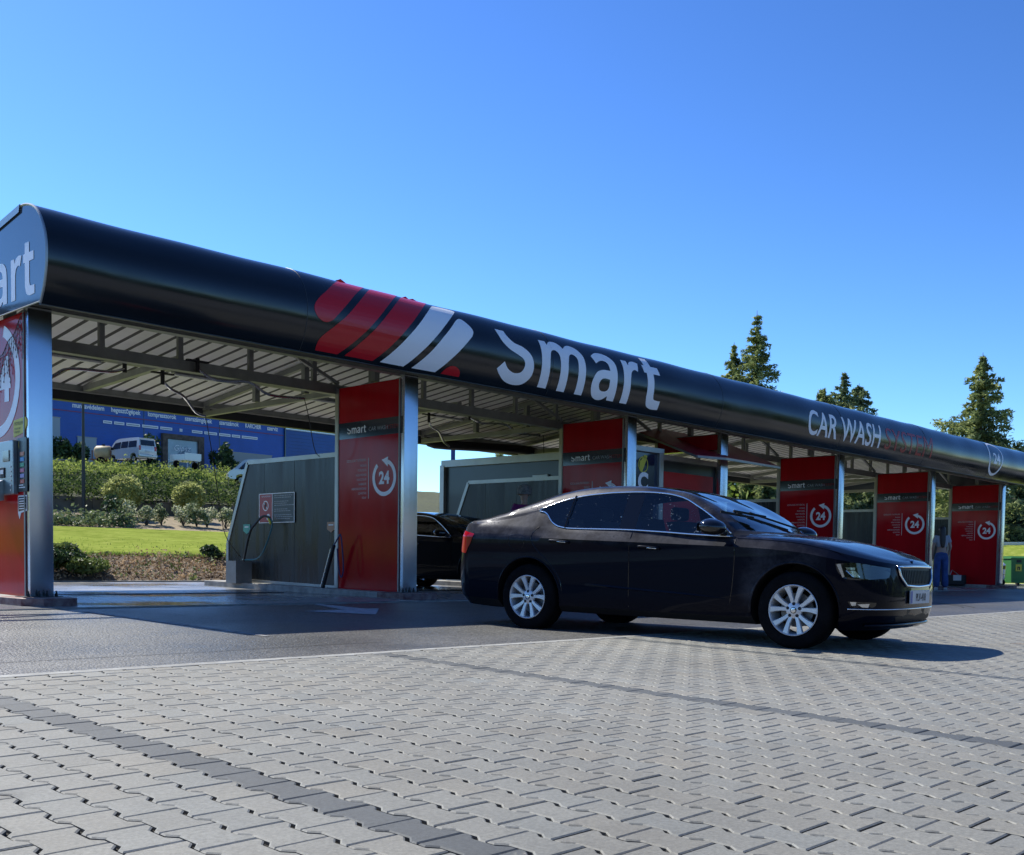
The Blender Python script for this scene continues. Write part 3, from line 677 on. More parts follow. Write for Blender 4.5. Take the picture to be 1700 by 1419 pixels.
def divider(i, name_label, wall=True, panel=True):
    uc = COLS[i]; ul = uc-0.255
    d = thing('bay_divider', name_label, 'bay divider', (uc, V0, -0.42), group='dividers between the wash bays')
    # plinth: pale concrete with a worn red nose
    def pz(v): return float(np.interp(v, [V0, 16.3], [-0.417, -0.339]))
    zb = -0.62; vb = 16.45 if wall else 13.3
    def slab(name, poly, m):
        mb = MB(); n = len(poly)
        vs = [(x, y, zb) for x, y in poly]+[(x, y, pz(y)-0.006) for x, y in poly]
        cx = sum(p[0] for p in poly)/n; cy = sum(p[1] for p in poly)/n
        vs += [(x+(cx-x)*0.03, y+(0.012 if y < cy else -0.012), pz(y)) for x, y in poly]
        fs = [tuple(range(2*n, 3*n))]+[(k, (k+1) % n, n+(k+1) % n, n+k) for k in range(n)]+[(n+k, n+(k+1) % n, 2*n+(k+1) % n, 2*n+k) for k in range(n)]
        mb.add(vs, fs); return mb.build(name, m, d)
    slab('plinth_nose', [(ul-0.18, V0-0.22), (ul-0.02, V0-0.40), (uc-0.02, V0-0.42), (uc+0.12, V0-0.30), (uc+0.12, V0+0.30), (ul-0.22, V0+0.30)], M_PLRED)
    slab('plinth', [(ul-0.22, V0+0.305), (uc+0.12, V0+0.305), (uc+0.12, vb), (ul-0.22, vb)], M_PLINTH)
    mb = MB()
    mb.bbox((ul+0.004, V0, -0.417), (uc, V0+0.09, 2.30*K), 0.006); c = mb.build('column', M_STEEL, d, smooth=True, sharp=40)
    mb = MB(); mb.box((ul-0.09, V0-0.07, -0.417), (uc+0.07, V0+0.16, -0.407)); mb.build('base_plate', M_DARKST, c)
    mb = MB()
    for bx, by in ((ul-0.03, V0-0.035), (uc-0.09, V0-0.04), (uc+0.035, V0+0.02), (ul+0.08, V0-0.04)):
        mb.lathe([(0.016, -0.407), (0.016, -0.375), (0.009, -0.375), (0.009, -0.35)], (bx, by, 0), 'z', 6)
    mb.build('anchor_bolts', M_BLACK, c)
    mb = MB(); mb.bbox((ul-0.006, V1-0.075, -0.417), (uc-0.12, V1, 2.26*K), 0.004); mb.build('rear_post', M_ALU, d)
    if panel:
        mb = MB(); mb.bbox((ul, V0+0.095, -0.417), (uc-0.02, V1-0.08, 2.25*K), 0.004); p = mb.build('red_panel', M_RED, d)
        if i > 0: panel_graphics(p, ul)
        mb = MB()
        for v in (V0+0.10, V1-0.085):
            mb.box((ul-0.010, v-0.012, -0.415), (ul-0.001, v+0.012, 2.25*K))
        mb.build('panel_trim', M_GALV, p)
    else: p = None
    if wall:
        uw = 8.6*K-8.78*K+uc
        poly = [(V1+0.005, -0.40), (V1+0.005, 1.62), (15.53, 1.635), (16.14, 0.31), (16.15, -0.325)]
        mb = MB(); mb.prism(poly, 'x', uw, uw+0.06); wl = mb.build('wash_wall', M_WALLP, d)
        mb = MB()
        for a, b in zip(poly[1:-1], poly[2:]):
            mb.beam((uw+0.03, a[0], a[1]), (uw+0.03, b[0], b[1]), 0.09, 0.07)
        mb.build('wall_frame', M_ALU, wl)
        mb = MB(); mb.beam((uw+0.03, V1+0.01, -0.38), (uw+0.03, 16.15, -0.315), 0.10, 0.05, (0, 0, 1)); mb.build('wall_foot_rail', M_ALU, wl)
        mb = MB()
        for v in (14.2, 15.05): mb.box((uw-0.0025, v-0.003, -0.3), (uw-0.001, v+0.003, 1.58))
        mb.build('panel_joint', M_DARKST, wl)
    return d, c, p
dv = []
labs = ['leftmost divider, with pay terminal and light chain on its bright red panel',
        'red lettered divider with the steel wall and rules sign, left of the parked black car',
        'red lettered divider half hidden behind the roof of the blue car',
        'plain steel post with red top panel over the red awning',
        'red lettered divider right behind the windscreen of the blue car',
        'red lettered divider just left of the woman in jeans',
        'rightmost red divider, next to the green bin']
for i in range(7):
    dv.append(divider(i, labs[i], wall=(i not in (0, 3)), panel=(i != 3)))
# divider 3 is only a post with a red head panel
mb = MB(); mb.bbox((COLS[3]-0.24, V0+0.1, 2.0*K), (COLS[3]-0.04, V1, 2.25*K), 0.004); mb.build('red_panel', M_RED, dv[3][0])

# ---- first divider: terminal and stickers on the outside face (u = ul)
d0, c0, p0 = dv[0]; ul = COLS[0]-0.255
P = lambda x, y, o=0.0: (ul-0.004-o, 12.30-x, y)
ring = ring2d(-0.02, 1.93, 0.62, 0.50, 130, 430, 60)
num = xf(text2d('24', 0.62, 0.03, 'CENTER'), 0.03, 1.72)
place('round_the_clock_mark', merge(ring, num), lambda x, y: P(x, y), M_SILVERV, p0)
M_YEL = mat('yellow sticker', (0.62, 0.55, 0.05), 0.5)
place('yellow_sticker', shape2d([[(0.42, 1.29), (0.70, 1.33), (0.765, 1.40), (0.765, 1.46), (0.73, 1.49), (0.42, 1.47)]]), lambda x, y: P(x, y), M_YEL, p0)
tl = merge(xf(text2d('FIGYELEM', 0.05), 0.45, 1.415), xf(text2d('mosás után', 0.035), 0.45, 1.37), xf(text2d('köszönjük', 0.035), 0.45, 1.335))
place('sticker_text', tl, lambda x, y: P(x, y, 0.002), M_BLACK, p0)
M_TERM = mat('terminal steel', (0.30, 0.32, 0.33), 0.3, 0.9, var=0.1)
term = thing('pay_terminal', 'steel coin and card terminal on the leftmost red panel', 'terminal', (ul-0.03, 11.9, 0.7))
mb = MB(); mb.bbox((ul-0.07, 11.74, 0.68), (ul-0.012, 12.35, 1.25), 0.008); mb.build('casing', M_TERM, term)
mb = MB(); mb.bbox((ul-0.078, 11.83, 1.03), (ul-0.071, 11.99, 1.15), 0.002); mb.build('screen', mat('dark red display', (0.05, 0.006, 0.008), 0.1, coat=0.5), term)
mb = MB(); mb.bbox((ul-0.080, 11.95, 0.86), (ul-0.071, 12.07, 0.97), 0.003); kp = mb.build('card_slot', M_BLACK, term)
mb = MB(); mb.box((ul-0.083, 11.97, 0.90), (ul-0.0805, 12.05, 0.945)); mb.build('card_symbol', M_WHITE, kp)
mb = MB()
for k in range(6): mb.lathe([(0.008, -0.006), (0.008, 0.0)], (ul-0.072, 11.79, 0.97-k*0.05), 'x', 8)
mb.build('indicator_lamps', M_WHITE, term)
mb = MB(); mb.prism([(ul-0.072, 0.84), (ul-0.19, 0.78), (ul-0.19, 0.70), (ul-0.15, 0.60), (ul-0.072, 0.62)], 'y', 11.98, 12.30); mb.build('receipt_tray', M_TERM, term)
prog = thing('programme_board', 'dark board of six coloured programme buttons beside the pay terminal', 'button board', (ul-0.02, 11.6, 0.7))
mb = MB(); mb.bbox((ul-0.022, 11.50, 0.70), (ul-0.011, 11.735, 1.27), 0.003); pb = mb.build('board', M_WALLP, prog)
cols = [(0.55, 0.20, 0.10), (0.06, 0.30, 0.60), (0.05, 0.38, 0.20), (0.55, 0.12, 0.22), (0.32, 0.30, 0.60), (0.55, 0.10, 0.06)]
for k, c in enumerate(cols):
    z = 1.10-k*0.058
    mb = MB(); mb.bbox((ul-0.028, 11.56, z-0.020), (ul-0.0225, 11.66, z+0.020), 0.002); b = mb.build('programme_button', mat('button colour %d' % k, c, 0.4), prog)
    place('digit', xf(text2d(str(k+1), 0.03, 0.0, 'CENTER'), 0, 0), lambda x, y, z=z: (ul-0.0295, 11.61-x, z-0.011+y), M_WHITE, b)
place('symbol', xf(text2d('(', 0.09), 0, 0), lambda x, y: (ul-0.0235, 11.71-x, 1.18+y), M_YEL, pb)
place('mark', merge(*[([(0, 0.74+.025*q, 0), (0.16-.05*(q == 1), 0.74+.025*q, 0), (0.16-.05*(q == 1), 0.752+.025*q, 0), (0, 0.752+.025*q, 0)], [(0, 1, 2, 3)]) for q in range(2)]), lambda x, y: (ul-0.0235, 11.70-x, y), M_WHITE, pb)
bub = shape2d([[(0.52, 0.48), (0.56, 0.41), (0.60, 0.48), (0.76, 0.50), (0.76, 0.665), (0.53, 0.665), (0.52, 0.65)]])
sb = place('speech_bubble_sticker', bub, lambda x, y: P(x, y), M_WHITE, p0)
place('bubble_face', shape2d([[(0.535, 0.495), (0.745, 0.515), (0.745, 0.650), (0.535, 0.650)]]), lambda x, y: P(x, y, 0.0015), M_BAND, sb)
place('bubble_text', merge(*[([(0.56, 0.52+.026*q, 0), (0.72-.03*(q % 2), 0.52+.026*q, 0), (0.72-.03*(q % 2), 0.53+.026*q, 0), (0.56, 0.53+.026*q, 0)], [(0, 1, 2, 3)]) for q in range(5)]), lambda x, y: P(x, y, 0.003), M_SILVERV, sb)
# icicle light chain drooping across the panel
lc = MB(); rr = random.Random(5); main = []
for k in range(25):
    t = k/24; v = 11.56+t*1.2; z = 2.565-0.46*math.sin(min(1, t*1.15)*math.pi*0.5)+0.02*math.sin(k)
    main.append((ul-0.02, v, z))
lc.tube(main, 0.005, 4)
bulbs = MB()
for k in range(0, 24, 1):
    x, y, z = main[k]; n = rr.choice([3, 5, 7]); pts = [(x, y, z)]
    for j in range(n): pts.append((x-0.004, y+rr.uniform(-.02, .02), z-0.065*(j+1)))
    lc.tube(pts, 0.003, 3)
    for p in pts[1:]: bulbs.lathe([(0.003, 0.0), (0.008, -0.012), (0.003, -0.026)], (p[0]-.004, p[1], p[2]), 'z', 5)
lt = tag(lc.build('light_chain', M_BLACK), 'dark icicle light chain drooping across the leftmost red panel', 'light chain')
bulbs.build('bulbs', mat('unlit lamp', (0.25, 0.22, 0.24), 0.2), lt)['kind'] = 'stuff'

# ---- second divider: rules sign, tags, tool box, hose and lance
uw = 9.89
sg = thing('rules_sign', 'rules board with red left third and lines of white text on the left wash wall', 'sign', (uw-0.01, 14.67, 0.86))
mb = MB(); mb.bbox((uw-0.016, 14.17, 0.62), (uw-0.003, 15.17, 1.10), 0.003); mb.build('board', mat('sign dark face', (0.035, 0.045, 0.05), 0.4), sg)
W = lambda x, y, o=0.0: (uw-0.0175-o, 15.17-x, y)
place('red_field', ([(0.02, .635, 0), (0.375, .635, 0), (0.375, 1.085, 0), (0.02, 1.085, 0)], [(0, 1, 2, 3)]), lambda x, y: W(x, y), mat('sign red', (0.35, 0.03, 0.035), 0.4), sg)
fr = [((0, .62), (1.0, .632)), ((0, 1.088), (1.0, 1.10)), ((0, .632), (.015, 1.088)), ((.985, .632), (1.0, 1.088)), ((.375, .632), (.39, 1.088))]
place('border', merge(*[([(a[0], a[1], 0), (b[0], a[1], 0), (b[0], b[1], 0), (a[0], b[1], 0)], [(0, 1, 2, 3)]) for a, b in fr]), lambda x, y: W(x, y, .001), M_SILVERV, sg)
rg = random.Random(2); ls = []
for k in range(13):
    if k in (2, 6, 9): continue
    y = 1.05-k*0.031; ln = rg.uniform(0.3, 0.52)
    x = 0.44
    while x < 0.44+ln:
        wd = rg.uniform(.02, .07); ls.append(([(x, y, 0), (x+wd, y, 0), (x+wd, y+.012, 0), (x, y+.012, 0)], [(0, 1, 2, 3)])); x += wd+0.01
place('text_lines', merge(*ls), lambda x, y: W(x, y, .001), mat('sign grey text', (0.35, 0.36, 0.37), 0.5), sg)
def disc2d(cx, cy, r, n=24): return [(cx+r*math.cos(2*math.pi*k/n), cy+r*math.sin(2*math.pi*k/n)) for k in range(n)]
place('pictogram', merge(shape2d([disc2d(.19, .90, .085), disc2d(.19, .90, .066)]), shape2d([disc2d(.27, .715, .055)]), ([(.13, .955, 0), (.145, .965, 0), (.25, .845, 0), (.235, .835, 0)], [(0, 1, 2, 3)]), xf(text2d('FIGYELMEZTETÉS', 0.034, 0, 'CENTER'), .2, 1.04)), lambda x, y: W(x, y, .001), M_WHITE, sg)
place('pictogram_figure', merge(shape2d([[(.165, .86), (.205, .86), (.21, .94), (.17, .95)]]), shape2d([[(.245, .70), (.30, .72), (.29, .74), (.25, .73)]])), lambda x, y: W(x, y, .002), M_BLACK, sg)
for nm, x0, c, lb in (('tag_plate', 15.65, (0.05, 0.30, 0.24), 'green shield shaped tag above the tool box on the left wash wall'), ('tag_plate', 13.33, (0.42, 0.20, 0.10), 'orange shield shaped tag beside the red panel on the left wash wall')):
    t = thing(nm, lb, 'tag plate', (uw-0.005, x0-0.1, 0.53))
    pl = [(x0, .61), (x0-.2, .61), (x0-.2, .50), (x0-.1, .45), (x0, .50)]
    mb = MB(); mb.prism(pl, 'x', uw-0.010, uw-0.003); mb.build('plate', mat('tag '+str(c), c, 0.4), t)
    mb = MB(); mb.box((uw-0.013, x0-.16, .555), (uw-0.0105, x0-.04, .575)); mb.build('text_line', M_WHITE, t)
bx = thing('tool_box', 'open grey steel holster box for the wash brush on the plinth', 'holster box', (9.7, 15.45, -0.37))
mb = MB()
for a, b in (((9.52, 15.30, -.37), (9.54, 15.60, 0.0)), ((9.80, 15.30, -.37), (9.82, 15.60, 0.0)), ((9.541, 15.30, -.37), (9.799, 15.32, 0.0)), ((9.541, 15.58, -.37), (9.799, 15.60, 0.0)), ((9.541, 15.321, -.37), (9.799, 15.579, -.35))): mb.box(a, b)
mb.build('casing', mat('box steel', (0.22, 0.225, 0.22), 0.5, 0.5, var=0.15), bx)
M_TEAL = mat('teal hose', (0.02, 0.14, 0.17), 0.4)
def curve_pts(pts, n=6):
    pts = [Vector(p) for p in pts]; out = []
    for i in range(len(pts)-1):
        p0, p1, p2, p3 = pts[max(i-1, 0)], pts[i], pts[i+1], pts[min(i+2, len(pts)-1)]
        for k in range(n):
            t = k/n; out.append(0.5*((2*p1)+(-p0+p2)*t+(2*p0-5*p1+4*p2-p3)*t*t+(-p0+3*p1-3*p2+p3)*t**3))
    out.append(pts[-1]); return out
mb = MB(); uh = 9.68
mb.tube(curve_pts([(uh, 15.38, -.3), (uh, 15.31, 0.02), (uh, 15.14, .46), (uh+.03, 15.03, .60), (uh+.06, 14.86, .72), (uh+.08, 14.69, .70)]), [0.02]*26, 7)
br = tag(mb.build('wash_brush', M_BLACK), 'long black foam brush standing in the grey holster box', 'wash brush')
mb = MB(); mb.tube(curve_pts([(uh+.08, 14.69, .70), (uh+.08, 14.62, .60), (uh+.05, 14.66, .40), (uh, 14.76, .15), (uh, 14.93, .04), (uh, 15.15, .02), (uh, 15.35, .02)]), 0.012, 6); mb.build('hose', M_TEAL, br)
mb = MB(); mb.tube([(uh+.08, 14.72, .69), (uh+.08, 14.66, .60)], 0.022, 6); mb.build('yellow_grip', M_YEL, br)
mb = MB(); mb.tube(curve_pts([(9.66, 13.14, -.41), (9.66, 12.86, .25)], 1), 0.028, 8)
la = tag(mb.build('spray_lance', M_BLACK), 'black spray lance leaning against the red lettered panel', 'spray lance')
mb = MB(); mb.tube([(9.655, 13.17, -.37), (9.655, 12.93, .20)], 0.010, 6); mb.build('steel_rod', M_STEEL, la)
mb = MB(); mb.tube(curve_pts([(9.66, 12.86, .25), (9.66, 12.76, .36), (9.66, 12.70, .40), (9.66, 12.66, .2), (9.66, 12.63, -.1), (9.66, 12.68, -.22), (9.66, 12.74, -.1), (9.66, 12.78, .2)]), 0.011, 6); mb.build('hose', mat('blue hose', (0.03, 0.035, 0.12), 0.4), la)

# ---- ceiling booms, lamps
def boom(pts, hose, lab):
    mb = MB(); mb.tube(curve_pts(pts, 4), 0.020, 8); o = tag(mb.build('boom_arm', M_PIPE), lab, 'boom arm', 'swinging hose booms under the roof')
    p = Vector(pts[0]); mb = MB(); mb.tube([p+Vector((0, 0, .14)), p-Vector((0, 0, .05))], 0.028, 10); mb.beam(p+Vector((-.16, 0, .10)), p+Vector((.16, 0, .10)), 0.06, 0.02); mb.build('pivot', M_BLACK, o)
    if hose:
        mb = MB(); mb.tube(curve_pts(hose, 5), 0.0065, 5); mb.build('hose', M_BLACK, o)
zc = 2.55
def dz(p, a): return Vector(p)+Vector((0, 0, a))
A = at_v(270, 632, 13.6); boom([A, at_v(283, 645, 13.6), at_v(305, 658, 13.7), at_v(325, 684, 13.8), at_v(341, 690, 13.8)], [at_v(341, 690, 13.8), at_v(350, 740, 13.8), at_v(362, 820, 14.2), at_v(374, 888, 14.8), at_v(400, 925, 15.3)], 'bent boom arm with a long hose hanging in the left bay')
A = at_v(207, 612, 13.4); boom([A, at_v(183, 617, 13.3), at_v(116, 612, 13.1), at_v(88, 624, 13.0), at_v(60, 640, 13.0)], None, 'boom arm swung left above the grass view in the left bay')
A = at_v(328, 612, 13.0); boom([A, at_v(360, 631, 13.0), at_v(413, 634, 13.0), at_v(447, 655, 13.0), at_v(505, 661, 13.1)], [at_v(505, 661, 13.1), at_v(512, 690, 13.1), at_v(522, 745, 13.1), at_v(531, 758, 13.1)], 'boom arm reaching towards the second divider with a short hose')
A = at_v(712, 697, 15.6); boom([A, at_v(716, 708, 15.6), at_v(728, 716, 15.6), at_v(736, 732, 15.7), at_v(746, 741, 15.8)], None, 'short bent boom arm over the parked black car')
A = at_v(780, 693, 15.0); boom([A, at_v(800, 702, 14.8), at_v(838, 704, 14.6), at_v(862, 719, 14.4), at_v(897, 722, 14.2)], [at_v(902, 722, 14.2), at_v(903, 760, 14.2), at_v(903, 840, 14.2)], 'boom arm over the person in purple with a straight hose')
A = at_v(1222, 768, 19.0); boom([A, at_v(1236, 776, 19.0), at_v(1252, 780, 19.0), at_v(1258, 800, 19.0)], None, 'small boom arm right of the red awning')
M_LAMP = mat('lamp diffuser', (0.75, 0.75, 0.72), 0.4)
for (px, py, v, lab) in ((262, 607, 13.3, 'ceiling lamp strip beside the left bay boom'), (345, 628, 13.9, 'ceiling lamp strip over the bent boom'), (100, 590, 13.5, 'ceiling lamp strip next to the first steel column'), (742, 693, 15.8, 'ceiling lamp strip over the parked black car'), (560, 668, 14.2, 'ceiling lamp strip behind the second divider')):
    p = at_v(px, py, v); t = thing('ceiling_lamp', lab, 'lamp', p, group='lamp strips under the canopy')
    mb = MB(); mb.bbox((p.x-.55, p.y-.05, p.z), (p.x+.55, p.y+.05, p.z+.05), .008); mb.build('housing', M_GALV, t)
    mb = MB(); mb.bbox((p.x-.52, p.y-.04, p.z-.03), (p.x+.52, p.y+.04, p.z-.001), .008); mb.build('diffuser', M_LAMP, t)

# ---- plant container between the third divider and the plain post
tc = thing('plant_room', 'dark plant room container with pale frame behind the blue car', 'plant room', (13.31*K, V1, -0.42))
u0, u1 = 13.42*K, 18.62; zt = 1.80*K
M_CONT = mat('dark container sheet', (0.020, 0.030, 0.042), 0.3, coat=0.2, var=0.1)
mb = MB(); mb.box((u0, V0+.55, -0.42), (u1, 16.75, zt)); mb.build('wall', M_CONT, tc)
mb = MB(); mb.beam((u0-.01, V1+.05, zt), (u0-.01, 16.75, zt+.03), .12, .14); mb.beam((u0-.02, 16.72, zt), (u0-.02, 16.72, -.4), .12, .12); mb.beam((u1, V0+.52, zt), (u1, V0+.52, -.4), .09, .09, (0, 1, 0)); mb.beam((u0, V0+.51, zt), (u1, V0+.51, zt), .10, .10)
mb.build('frame', M_ALU, tc)
mb = MB(); mb.tube(curve_pts([at_v(712, 728, 17.2), at_v(722, 737, 17.2), at_v(800, 742, 16.9), at_v(880, 748, 16.6), at_v(887, 760, 16.6), at_v(888, 800, 16.5), at_v(888, 850, 16.5)], 3), 0.10, 12)
tag(mb.build('drain_pipe', M_BLACK), 'thick black pipe bending down behind the low grey wall', 'pipe')
mb = MB(); mb.bbox((u0-.05, 13.75, 1.62), (u0-.012, 14.15, 1.75), .01); mb.build('vent', M_ALU, tc)
rp = thing('front_board', 'plain bright red board on the plant room front under the awning', 'board', (18.6, V1, 1.5))
mb = MB(); mb.bbox((16.62, V0+.42, -.40), (18.30, V0+.46, 1.80), .005); mb.build('board', mat('deep red board', (0.42, 0.010, 0.010), 0.5, var=0.08, spec=0.2), rp)
aw = thing('awning', 'red topped sloping awning sticking out from the plant room', 'awning', (17, V0, 2.4))
q = [at_v(1062, 717, 12.9), at_v(1096, 711, 13.4), at_v(1202, 733, 13.2), at_v(1294, 774, 11.6), at_v(1204, 759, 11.0), at_v(1157, 755, 11.2)]
mb = MB(); mb.add([p for p in q]+[p-Vector((0, 0, .035)) for p in q], [(0, 1, 2, 3, 4, 5), (11, 10, 9, 8, 7, 6)]+[(k, (k+1) % 6, 6+(k+1) % 6, 6+k) for k in range(6)]); mb.build('cover', mat('awning red', (0.34, 0.02, 0.04), 0.35, var=0.03), aw)
mb = MB(); 
for a, b in ((0, 5), (5, 4), (4, 3)): mb.beam(q[a]-Vector((0, 0, .03)), q[b]-Vector((0, 0, .03)), .04, .04)
mb.build('edge_tube', M_GALV, aw)
pp = thing('portal_sign', 'dark upright sign with yellow emblem and large C in a pale frame', 'sign', at_v(1080, 800, 11.9))
a = at_v(1043, 742, 11.9); b = at_v(1093, 742, 11.9); zz = a.z
mb = MB(); mb.bbox((a.x, 11.9, -.45), (b.x-.02, 11.98, zz-.02), .005); bd = mb.build('board', mat('sign navy', (0.012, 0.018, 0.05), 0.15, coat=0.4), pp)
mb = MB(); mb.beam((a.x, 11.86, zz), (b.x+.08, 11.86, zz), .08, .09); mb.bbox((b.x-.03, 11.84, -.45), (b.x+.10, 11.99, zz+.04), .006); mb.build('frame', M_ALU, pp)
c = at_v(1070, 768, 11.86)
em = merge(shape2d([[(c.x-.10, c.z-.12), (c.x-.02, c.z-.16), (c.x+.04, c.z-.06), (c.x+.10, c.z+.06), (c.x+.13, c.z+.14), (c.x+.04, c.z+.15), (c.x-.04, c.z+.06), (c.x-.09, c.z+.03)]]), shape2d([disc2d(c.x+.01, c.z-.03, .15), disc2d(c.x+.01, c.z-.03, .13)]))
place('emblem', em, lambda x, y: (x, 11.895, y), M_YEL, bd)
c = at_v(1070, 798, 11.86); t = text2d('C', 0.44, 0.02, 'CENTER')
place('letter', xf(t, c.x, c.z-.16), lambda x, y: (x, 11.893, y), M_SILVERV, bd)
# ------------------------------------------------------------------ cars
def paint(name, col, rough=0.16, dust=0.0, drops=True):
    if name in MATS: return MATS[name]
    m = bpy.data.materials.new(name); t = nodes(m); b = t.nodes['Principled BSDF']; L = t.links.new
    pset(b, 'Metallic', 0.15); pset(b, 'Coat Weight', 1.0); pset(b, 'Coat IOR', 1.20); pset(b, 'Coat Roughness', 0.03); pset(b, 'Roughness', 0.42); pset(b, 'Specular IOR Level', 0.03)
    tc = t.nodes.new('ShaderNodeTexCoord'); geo = t.nodes.new('ShaderNodeNewGeometry')
    if drops:
        # water beads: small domes on the upper surfaces, broken up into patches
        vo = t.nodes.new('ShaderNodeTexVoronoi'); vo.inputs['Scale'].default_value = 70
        nz = t.nodes.new('ShaderNodeTexNoise'); nz.inputs['Scale'].default_value = 4.0; nz.inputs['Detail'].default_value = 6; nz.inputs['Roughness'].default_value = 0.7
        L(tc.outputs['Object'], vo.inputs['Vector']); L(tc.outputs['Object'], nz.inputs['Vector'])
        sx = t.nodes.new('ShaderNodeSeparateXYZ'); L(tc.outputs['Object'], sx.inputs[0])
        hz = t.nodes.new('ShaderNodeMapRange'); hz.inputs[1].default_value = 0.80; hz.inputs[2].default_value = 0.90; hz.inputs[3].default_value = 0.0; hz.inputs[4].default_value = 0.40
        L(sx.outputs['Z'], hz.inputs[0])
        fd = t.nodes.new('ShaderNodeMapRange'); fd.inputs[1].default_value = 2.15; fd.inputs[2].default_value = 2.3; fd.inputs[3].default_value = 0.0; fd.inputs[4].default_value = 0.30
        L(sx.outputs['X'], fd.inputs[0])
        fd2 = t.nodes.new('ShaderNodeMapRange'); fd2.inputs[1].default_value = 2.75; fd2.inputs[2].default_value = 3.05; fd2.inputs[3].default_value = 1.0; fd2.inputs[4].default_value = 0.0
        L(sx.outputs['X'], fd2.inputs[0])
        mu = t.nodes.new('ShaderNodeMath'); mu.operation = 'MULTIPLY'; L(fd.outputs[0], mu.inputs[0]); L(fd2.outputs[0], mu.inputs[1])
        ad = t.nodes.new('ShaderNodeMath'); ad.operation = 'MAXIMUM'; L(hz.outputs[0], ad.inputs[0]); L(mu.outputs[0], ad.inputs[1])
        mm = t.nodes.new('ShaderNodeMapRange'); mm.inputs[1].default_value = 0.38; mm.inputs[2].default_value = 0.66; mm.inputs[3].default_value = 0.0
        L(nz.outputs['Fac'], mm.inputs[0]); L(ad.outputs[0], mm.inputs[4])
        lt = t.nodes.new('ShaderNodeMath'); lt.operation = 'SUBTRACT'; L(mm.outputs[0], lt.inputs[0]); L(vo.outputs['Distance'], lt.inputs[1])
        cl = t.nodes.new('ShaderNodeMath'); cl.operation = 'MAXIMUM'; cl.inputs[1].default_value = 0.0; L(lt.outputs[0], cl.inputs[0])
        bp = t.nodes.new('ShaderNodeBump'); bp.inputs['Strength'].default_value = 0.9; bp.inputs['Distance'].default_value = 0.012
        L(cl.outputs[0], bp.inputs['Height']); L(bp.outputs['Normal'], b.inputs['Coat Normal']); L(bp.outputs['Normal'], b.inputs['Normal'])
        # thin dried film of dust where the beads sit
        g = t.nodes.new('ShaderNodeMapRange'); g.inputs[1].default_value = 0.02; g.inputs[2].default_value = 0.35; g.inputs[3].default_value = 0.0; g.inputs[4].default_value = dust
        L(mm.outputs[0], g.inputs[0])
        mx = t.nodes.new('ShaderNodeMix'); mx.data_type = 'RGBA'; mx.inputs[6].default_value = (*col, 1); mx.inputs[7].default_value = (0.068, 0.070, 0.085, 1)
        L(g.outputs[0], mx.inputs[0]); L(mx.outputs[2], b.inputs['Base Color'])
    else:
        pset(b, 'Base Color', (*col, 1))
    MATS[name] = m; return m

M_TRIM = mat('black plastic trim', (0.010, 0.010, 0.011), 0.5, spec=0.25)
M_GBLACK = mat('gloss black trim', (0.006, 0.006, 0.007), 0.08, coat=0.5)
M_CHROME = mat('chrome', (0.75, 0.76, 0.78), 0.10, 1.0)
M_RIM = mat('silver alloy', (0.62, 0.64, 0.66), 0.35, 0.45, var=0.05)
M_TYRE = mat('tyre rubber', (0.006, 0.006, 0.007), 0.9, spec=0.08, var=0.3, vscale=12, bump=0.2, bscale=30)
M_HEADL = mat('headlamp reflector', (0.6, 0.62, 0.65), 0.12, 0.9)
M_LENS = glass_mat('clear lamp lens', (0.55, 0.6, 0.65), ior=1.6)
M_TAIL = mat('red lamp lens', (0.42, 0.003, 0.014), 0.10, coat=0.4, spec=0.3)
M_SIDEG = glass_mat('side window glass', (0.74, 0.80, 0.82), ior=1.5, drops=0.55)
M_WIND = glass_mat('windscreen glass', (0.35, 0.42, 0.45), ior=1.9, rough=0.05)
M_SEAT = mat('dark seat cloth', (0.03, 0.032, 0.036), 0.8)
M_PLATE = mat('number plate', (0.55, 0.56, 0.58), 0.4)

